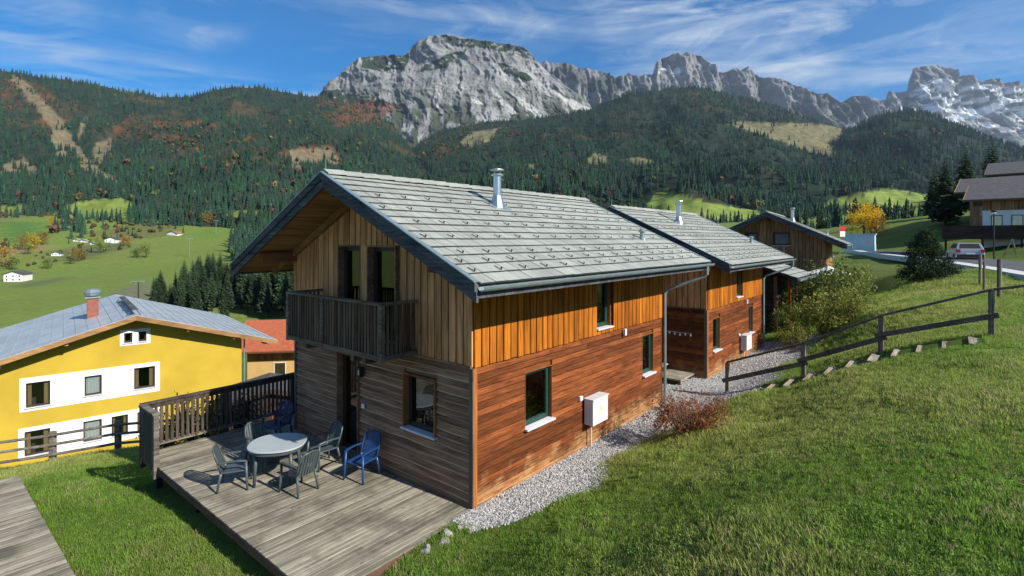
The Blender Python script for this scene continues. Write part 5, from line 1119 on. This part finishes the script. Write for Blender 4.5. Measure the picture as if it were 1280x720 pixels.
x, y = 38.2, 41.6; z = zg1(x, y); lm = empty('street_lamp', (x, y, z), 0, 'slim dark street lamp with flat head beside the road', 'street lamp'); MB().tube([(0, 0, -.2), (0, 0, 3.75)], [.06, .045], 10).build('pole', M['black'], lm); MB().lathe([(.05, 3.7), (.16, 3.78), (.20, 3.86), (.19, 3.93), (.0, 3.97)], (0, 0, 0), 12).build('lamp_head', M['black'], lm); MB().lathe([(.05, 3.66), (.13, 3.70), (.15, 3.77), (.0, 3.775)], (0, 0, 0), 12).build('lamp_glass', M['white'], lm)
sl_ = empty('garden_trestle', (40.0, 42.2, zg1(40.0, 42.2)), R(-20), 'grey A-shaped wooden trestle standing by the balcony of the white house', 'trestle'); MB().beam((-.4, 0, 0), (.15, 0, 1.5), .08, .08).build('leg', M['rail_grey'], sl_); MB().beam((.5, 0, 0), (.2, 0, 1.5), .08, .08).build('leg', M['rail_grey'], sl_); MB().beam((-.2, 0, .5), (.4, 0, .5), .06, .06).build('crossbar', M['rail_grey'], sl_)

def car(loc, rz):
    root = empty('parked_car', loc, rz, 'silver-beige hatchback parked at the roadside below the white house', 'car')      # front towards +x
    L, Wd = 4.1, 1.74
    prof = [(-2.03, .42), (-2.05, .62), (-2.0, .92), (-1.9, 1.0), (-1.2, 1.02), (0, 1.0), (.75, .98), (1.4, .90), (1.9, .78), (2.05, .60), (2.05, .35), (1.9, .24), (-1.9, .24), (-2.03, .34)]
    k = MB(); xs = [-1, -.93, .93, 1]; sc_ = [.96, 1, 1, .96]; n = len(prof)
    for j, (w, s) in enumerate(zip(xs, sc_)):
        for px, pz in prof: k.v.append((px*s, w*Wd/2*(1 if pz < .8 else .97), .62+(pz-.62)*s))
    for j in range(3):
        for i in range(n): q = (i+1) % n; k.f.append((j*n+i, j*n+q, (j+1)*n+q, (j+1)*n+i))
    k.f.append(tuple(range(n))); k.f.append(tuple(3*n+i for i in reversed(range(n)))); body = bevel(k.build('body', M['car_paint'], root), .04, 2)
    cab = MB(); b0 = [(-1.92, 1.0), (.85, .98)]; t0 = [(-1.55, 1.46), (-.05, 1.47)]; w0, w1 = Wd/2*.95, Wd/2*.78
    V8 = [(b0[0][0], -w0, b0[0][1]), (b0[1][0], -w0, b0[1][1]), (b0[1][0], w0, b0[1][1]), (b0[0][0], w0, b0[0][1]), (t0[0][0], -w1, t0[0][1]), (t0[1][0], -w1, t0[1][1]), (t0[1][0], w1, t0[1][1]), (t0[0][0], w1, t0[0][1])]
    cab.hexa(V8); cb_ = bevel(cab.build('cabin', M['car_paint'], root), .05, 3); V8 = [Vector(v) for v in V8]
    def glaz(q, nm, f0=.1, f1=.9, g0=.12, g1=.86):
        a, b_, c, d = [V8[i] for i in q]; pt = lambda s, t: (a*(1-s)+b_*s)*(1-t)+(d*(1-s)+c*s)*t; nn = (b_-a).cross(d-a).normalized()*.012
        g_ = MB(); g_.add([pt(f0, g0)+nn, pt(f1, g0)+nn, pt(f1, g1)+nn, pt(f0, g1)+nn], [(0, 1, 2, 3)]); g_.build(nm, M['black'], cb_)
    glaz((3, 0, 4, 7), 'rear_window'); glaz((0, 1, 5, 4), 'side_window', .08, .46); glaz((0, 1, 5, 4), 'side_window', .5, .9); glaz((2, 3, 7, 6), 'side_window', .54, .92); glaz((2, 3, 7, 6), 'side_window', .1, .5); glaz((1, 2, 6, 5), 'windscreen')
    for sx in (-1.25, 1.28):
        for sy in (-1, 1):
            w = MB(); w.lathe([(.20, -.09), (.31, -.09), (.325, -.05), (.325, .05), (.31, .09), (.20, .09)], (0, 0, 0), 20); wo_ = w.build('wheel', M['tyre'], root, (sx, sy*(Wd/2-.07), .325), (R(90), 0, 0)); MB().lathe([(.03, -.095), (.20, -.085), (.20, .085), (.03, .095)], (0, 0, 0), 14).build('rim', M['rim'], wo_)
    for sy in (-1, 1): MB().box(-2.075, -1.93, sy*.72-.12, sy*.72+.12, .74, .96).build('tail_light', M['red_lamp'], root)
    MB().box(-2.085, -2.03, -.8, .8, .36, .56).build('bumper', M['dark_frame'], root); MB().box(-2.10, -2.087, -.26, .26, .60, .71).build('number_plate', M['white'], root)
    return root
cx, cy = 36.2, 42.0; car((cx, cy, zg1(cx, cy)+.06), math.atan2(.85, .5))

# lift pylons
for px, py, h, lb in ((237, 322, 17, 'slim grey lift pylon with crossbar above the spruce grove'), (270, 292, 15, 'white lift pylon on the upper meadow strip'), (289, 276, 13, 'furthest lift pylon near the hilltop station'), (173, 374, 8, 'short dark mast with square head beside the meadow track')):
    x, y, z = gp(px, py); p_ = empty('lift_pylon', (x, y, z), R(20), lb, 'pylon', 'lift pylons'); MB().tube([(0, 0, -1), (0, 0, h)], [.30, .2], 8).build('mast', M['zinc'] if px != 173 else M['dark_frame'], p_); MB().box(-2.6, 2.6, -.15, .15, h, h+.35).build('crossbar', M['zinc'], p_)
    for s in (-1, 1): MB().box(s*2.4-.25, s*2.4+.25, -1.4, 1.4, h-.5, h-.02).build('sheave_train', M['zinc'], p_)
# ------------------------------------------------------------------ trees, shrubs
LF = dict(spruce=leafy('spruce_needles', [(.25, (.012, .028, .013)), (.55, (.028, .055, .022)), (.85, (.060, .085, .030))], .75, .1),
          dark=leafy('juniper', [(.2, (.008, .020, .008)), (.6, (.022, .045, .016)), (.9, (.05, .075, .025))], .75, .1),
          yellow=leafy('yellow_leaf', [(.2, (.42, .24, .015)), (.55, (.70, .46, .02)), (.9, (.80, .60, .06))], .7, .35),
          orange=leafy('orange_leaf', [(.2, (.18, .09, .02)), (.55, (.36, .20, .03)), (.9, (.45, .30, .06))], .7, .3),
          bush=leafy('bush_leaf', [(.15, (.11, .15, .028)), (.5, (.25, .29, .055)), (.75, (.40, .35, .07)), (.95, (.46, .30, .08))], .65, .3),
          green=leafy('green_leaf', [(.2, (.07, .105, .022)), (.6, (.16, .20, .042)), (.9, (.27, .27, .06))], .65, .3),
          red=leafy('red_leaf', [(.1, (.11, .028, .018)), (.45, (.24, .075, .035)), (.75, (.33, .15, .06)), (.95, (.20, .17, .05))], .7, .3))
def spruce_mesh(seed, lv=30):
    r = random.Random(seed); mb = MB()
    for i in range(lv):
        f_ = i/lv; z = .10+.89*f_; R0 = .165*(1-f_)**.75*(.75+.25*min(1, f_*6)); nb = int(10-5*f_)
        for k in range(nb):
            a = 2*math.pi*(k+r.random()*.8)/nb+i*2.4; L = R0*r.uniform(.7, 1.2)+.006; d = Vector((math.cos(a), math.sin(a), 0)); sd_ = Vector((-d.y, d.x, 0)); w = L*.34
            p0 = Vector((0, 0, z)); p1 = d*L*.5+Vector((0, 0, z-.10*L)); p2 = d*L+Vector((0, 0, z-.38*L+.05*L))
            for s in (-1, 1):
                mb.add([p0, p1+sd_*s*w-Vector((0, 0, w*.7)), p2, p1], [(0, 1, 2, 3)]); q = p1+(p2-p1)*.3
                mb.add([q, q+sd_*s*w*.9-Vector((0, 0, w*1.0))+d*L*.18, p2], [(0, 1, 2)])
    return mb.mesh('crown', fix=False)
SPR = [spruce_mesh(s) for s in (1, 2, 3)]; TRK = [MB().tube([(0, 0, -.04), (0, 0, .5), (0, 0, .97)], [.016, .010, .002], 6).mesh('trunk') for _ in range(1)]
def spruce(loc, h, label, group, wide=1., seed=0, lift=0):
    o = empty('spruce_tree', loc, 0, label, 'tree', group); c = link('crown', SPR[seed % 3], LF['spruce'], o, (0, 0, 0), (0, 0, seed*1.7), (h*wide, h*wide, h)); 
    if lift: c.location.z = lift*h; c.scale.z = h*(1-lift)
    link('trunk', TRK[0], M['bark'], o, None, None, (h, h, h)); return o
r = random.Random(21)
for k in range(150):
    px = 190+ (385-190)*r.random()**.8; py = r.uniform(368, 404) if px < 240 else r.uniform(340, 404); x, y, z = gp(px, py); h = r.uniform(13, 20)*(.75 if px < 225 else 1)+(3 if px > 300 else 0)
    wd_ = r.uniform(.8, 1.15); bare = r.random() < .5; spruce((x, y, z), h, ('slender ' if wd_ < .97 else 'broad ')+('dark spruce with a bare lower trunk' if bare else 'dark spruce branched down to the ground')+' in the grove behind the yellow house', 'spruces in the grove', wd_, k, .22 if bare else .05)
for k, (px, py, Y, h, lb) in enumerate(((1181, 300, 72, 9.5, 'dark spruce leaning over the bank beside the upper house'), (1207, 300, 92, 11.5, 'taller dark spruce behind the upper house roof'), (1240, 300, 104, 14, 'dark spruce top rising above the upper house ridge'), (1168, 296, 84, 8, 'small dark spruce at the foot of the slope beyond the road'))):
    x = (px-640)/F*Y; spruce((x, Y, zg1(x, Y)), h, lb, 'spruces beside the upper houses', 1.35, k+3)

def leaf_cloud(n, shape, size, seed, aspect=1.0):
    """n bent leaf quads in clumps; shape(r) -> point"""
    r = random.Random(seed); mb = MB(); clumps = [shape(r) for _ in range(max(6, n//28))]
    for i in range(n):
        c = Vector(r.choice(clumps)); s = size*r.uniform(.6, 1.3); p = c+Vector((r.gauss(0, 1), r.gauss(0, 1), r.gauss(0, 1)))*size*2.6
        nn = Vector((r.gauss(0, 1), r.gauss(0, 1), r.gauss(0, 1)+.5)).normalized(); x = nn.orthogonal().normalized(); x = Matrix.Rotation(r.uniform(0, 6.28), 3, nn) @ x; y = nn.cross(x)
        mb.add([p-x*s*aspect, p-y*s*.5+nn*s*.15, p+x*s*aspect, p+y*s*.5+nn*s*.15], [(0, 1, 2, 3)])
    return mb.mesh('foliage', fix=False)
def ell(a, b, c, z0, hollow=.55):
    def f(r):
        d = Vector((r.gauss(0, 1), r.gauss(0, 1), r.gauss(0, 1))).normalized()*(hollow+(1-hollow)*r.random()**.5); k = 1+.28*math.sin(3*d.x+5*d.y+2)*math.cos(4*d.z+d.x*3)
        return (d.x*a*k, d.y*b*k, max(.04, z0+d.z*c*k))
    return f
def shrub(name, label, cat, loc, mesh, mat, stems, h, spread, group=None, sm='twig', r0=.02, seed=0):
    o = empty(name, loc, 0, label, cat, group); link('foliage', mesh, mat, o); r = random.Random(seed); k = MB()
    for i in range(stems):
        a = r.uniform(0, 6.28); d = spread*r.random()**.5; e = Vector((math.cos(a)*d, math.sin(a)*d, h*r.uniform(.6, 1.05))); m_ = e*.5+Vector((r.gauss(0, .06), r.gauss(0, .06), h*.12)); k.tube([(e.x*.08, e.y*.08, -.1), tuple(m_), tuple(e)], [r0, r0*.6, r0*.2], 5, False)
    k.build('stems', M[sm], o); return o
def tree(label, loc, h, mat, seed, group, n=900, size=.05, wide=.38):
    o = empty('broadleaf_tree', loc, 0, label, 'tree', group); me = leaf_cloud(n, ell(h*wide, h*wide, h*.40, h*.58, .35), h*size, seed); link('crown', me, LF[mat], o); r = random.Random(seed)
    k = MB().tube([(0, 0, -.3), (0, 0, h*.3), (h*.02, 0, h*.6)], [h*.035, h*.024, h*.01], 8)
    for i in range(6): a = i*1.05+r.random(); k.tube([(0, 0, h*(.28+.04*i)), (math.cos(a)*h*.12, math.sin(a)*h*.12, h*(.45+.04*i)), (math.cos(a)*h*.24, math.sin(a)*h*.24, h*(.58+.05*i))], [h*.014, h*.009, h*.003], 5, False)
    k.build('trunk', M['bark'], o); return o
x = (1080-640)/F*80; tree('bright yellow autumn tree behind the pale blue container', (x, 80, zg1(x, 80)-.2), 5.6, 'yellow', 1, 'autumn trees', 2600, .026, .40)
x = (1095-640)/F*78; tree('smaller golden tree beside the bright yellow one', (x, 78, zg1(x, 78)-.4), 3.6, 'orange', 4, 'autumn trees', 1200, .03, .38)
for k, (px, py, h, mt, lb) in enumerate(((28, 312, 13, 'orange', 'orange autumn tree first in the row on the green knoll'), (42, 311, 13, 'yellow', 'yellow autumn tree in the row on the green knoll'), (54, 306, 12, 'orange', 'golden autumn tree last in the row on the green knoll'), (36, 318, 10, 'green', 'green rounded tree in front of the yellow row on the knoll'), (261, 282, 17, 'orange', 'large orange tree beside the lift station meadow'), (171, 322, 9, 'green', 'smaller of two green trees alone on the open meadow'), (183, 322, 12, 'green', 'larger of two green trees alone on the open meadow'),
                                         (98, 327, 11, 'orange', 'golden tree beside the small hut on the meadow'), (155, 308, 11, 'orange', 'rusty tree next to the white grey-roofed house'), (5, 328, 14, 'orange', 'rusty tree at the meadow edge above the white farmhouse'), (66, 285, 12, 'yellow', 'slender yellow tree beside the dark spruce belt'), (126, 316, 12, 'green', 'dark green tree at the end of the meadow hedge'), (14, 338, 11, 'green', 'leafless-looking green tree just above the white farmhouse'), (88, 330, 8, 'green', 'low green tree in the hedge by the small hut'), (60, 336, 8, 'green', 'low green tree at the near end of the hedge'))):
    x, y, z = gp(px, py); tree(lb, (x, y, z), h, mt, k+20, 'trees on the valley meadow', 420, .055, .42)
bm_ = [leaf_cloud(2000, ell(1.3, 1.15, .95, 1.0, .25), .066, s, 1.25) for s in (1, 2, 3)]
for k, (x, y, s, mt, lb) in enumerate(((11.5, 21.4, .62, 'bush', 'low leafy bush nearest the second chalet corner'), (12.9, 21.7, .95, 'bush', 'loose yellow-green bush behind the handrail fence'), (13.6, 21.0, .8, 'bush', 'yellowing bush beside the grass slope'), (14.6, 24.5, 1.25, 'green', 'tall green bush in front of the brown chalet'), (13.6, 25.4, 1.1, 'bush', 'reddish leafy bush beside the lean-to shed'), (16.4, 25.6, 1.15, 'green', 'broad green bush at the top of the bushes by the slope'), (17.5, 27.2, .95, 'bush', 'yellow-green bush near the white parasol'), (12.3, 22.9, .8, 'green', 'green bush behind the boardwalk'), (19.6, 31.5, .9, 'bush', 'pale bush on the terrace slope behind the brown chalet'))):
    o = shrub('bush', lb, 'bush', (x, y, zg1(x, y)), bm_[k % 3], LF[mt], 16, 1.7, 1.1, 'bushes between the chalets', seed=k); s *= .84; o.scale = (s, s, s*1.12); o.rotation_euler.z = k*1.3
def cone(R_, Hh):
    def f(r): z = r.random()**1.3; a = r.uniform(0, 6.28); q = R_*(1-z)**.6*(.65+.35*r.random())*(1+.22*math.sin(a*3+z*9)); return (q*math.cos(a), q*math.sin(a), .08+z*Hh)
    return f
x, y = 20.9, 26.5; shrub('conifer_bush', 'dense dark green conifer bush on the grass slope below the road', 'bush', (x, y, zg1(x, y)), leaf_cloud(11000, cone(1.12, 2.35), .042, 5, 1.5), LF['dark'], 6, 1.9, .5, seed=2)
x, y = 22.0, 26.9; shrub('conifer_bush', 'low dark shrub spreading at the side of the conifer bush', 'bush', (x, y, zg1(x, y)), leaf_cloud(1600, ell(.8, .7, .3, .3), .05, 6, 1.4), LF['dark'], 5, .6, .6, seed=3)
gp_ = LW(4.95, -1.85); z = zg1(*gp_)
shrub('red_shrub', 'reddish-brown twiggy shrub beside the gravel at the foot of the bank', 'shrub', (*gp_, z-.02), leaf_cloud(4600, ell(.98, .78, .46, .50, .3), .024, 8, 1.2), LF['red'], 130, 1.05, 1.15, None, 'twig', .007, 4)
gp_ = LW(6.5, -1.35); shrub('red_shrub', 'small wispy reddish shrub growing in the gravel by the downpipe', 'shrub', (*gp_, -.04), leaf_cloud(900, ell(.55, .35, .22, .25, .3), .017, 9, 1.3), LF['red'], 40, .5, .6, None, 'twig', .006, 5)
for k, (u, v, s, lb) in enumerate(((-2.3, 7.7, .6, 'leafy shrub pressed against the railing near its corner'), (-1.65, 7.75, .72, 'dense leafy shrub behind the middle of the slatted railing'), (-.6, 7.8, .6, 'leafy shrub behind the railing near the house corner'))):
    x, y = LW(u, v); o = shrub('climbing_shrub', lb, 'shrub', (x, y, -.55), bm_[k], LF['dark'], 10, 1.6, .8, 'shrubs behind the railing', seed=k+9); o.scale = (s*.7, s*.7, s)
# stones at the near terrace corner
for k in range(7):
    x, y = LW(-.5-k*.13+rnd.uniform(-.1, .1), -.16-rnd.random()*.3); bm = bmesh.new(); bmesh.ops.create_icosphere(bm, subdivisions=2, radius=1)
    for v in bm.verts: v.co *= 1+.25*math.sin(v.co.x*4+k)*math.cos(v.co.y*3+k*2)
    me = bpy.data.meshes.new('stone'); bm.to_mesh(me); bm.free(); s = rnd.uniform(.04, .09); tag(link('stone', me, M['stone'], None, (x, y, zg1(x, y)+s*.3), (k, k*2, k*3), (s*1.3, s, s*.7)), 'rough grey stone lying at the near corner of the terrace', 'stone', 'stones by the terrace corner')

# ------------------------------------------------------------------ air
vm = bpy.data.materials.new('air'); vm.use_nodes = True; t = vm.node_tree; t.nodes.clear(); out = N(t, 'ShaderNodeOutputMaterial'); pv = N(t, 'ShaderNodeVolumePrincipled'); pv.inputs['Color'].default_value = (.62, .78, 1, 1); pv.inputs['Density'].default_value = HAZE; pv.inputs['Anisotropy'].default_value = .3; LK(t, pv.outputs[0], out.inputs['Volume'])
if HAZE: tag(MB().box(-5200, 6800, -700, 7400, -260, 2950).build('haze', vm), 'thin blue air over the whole valley', 'haze', kind='stuff')
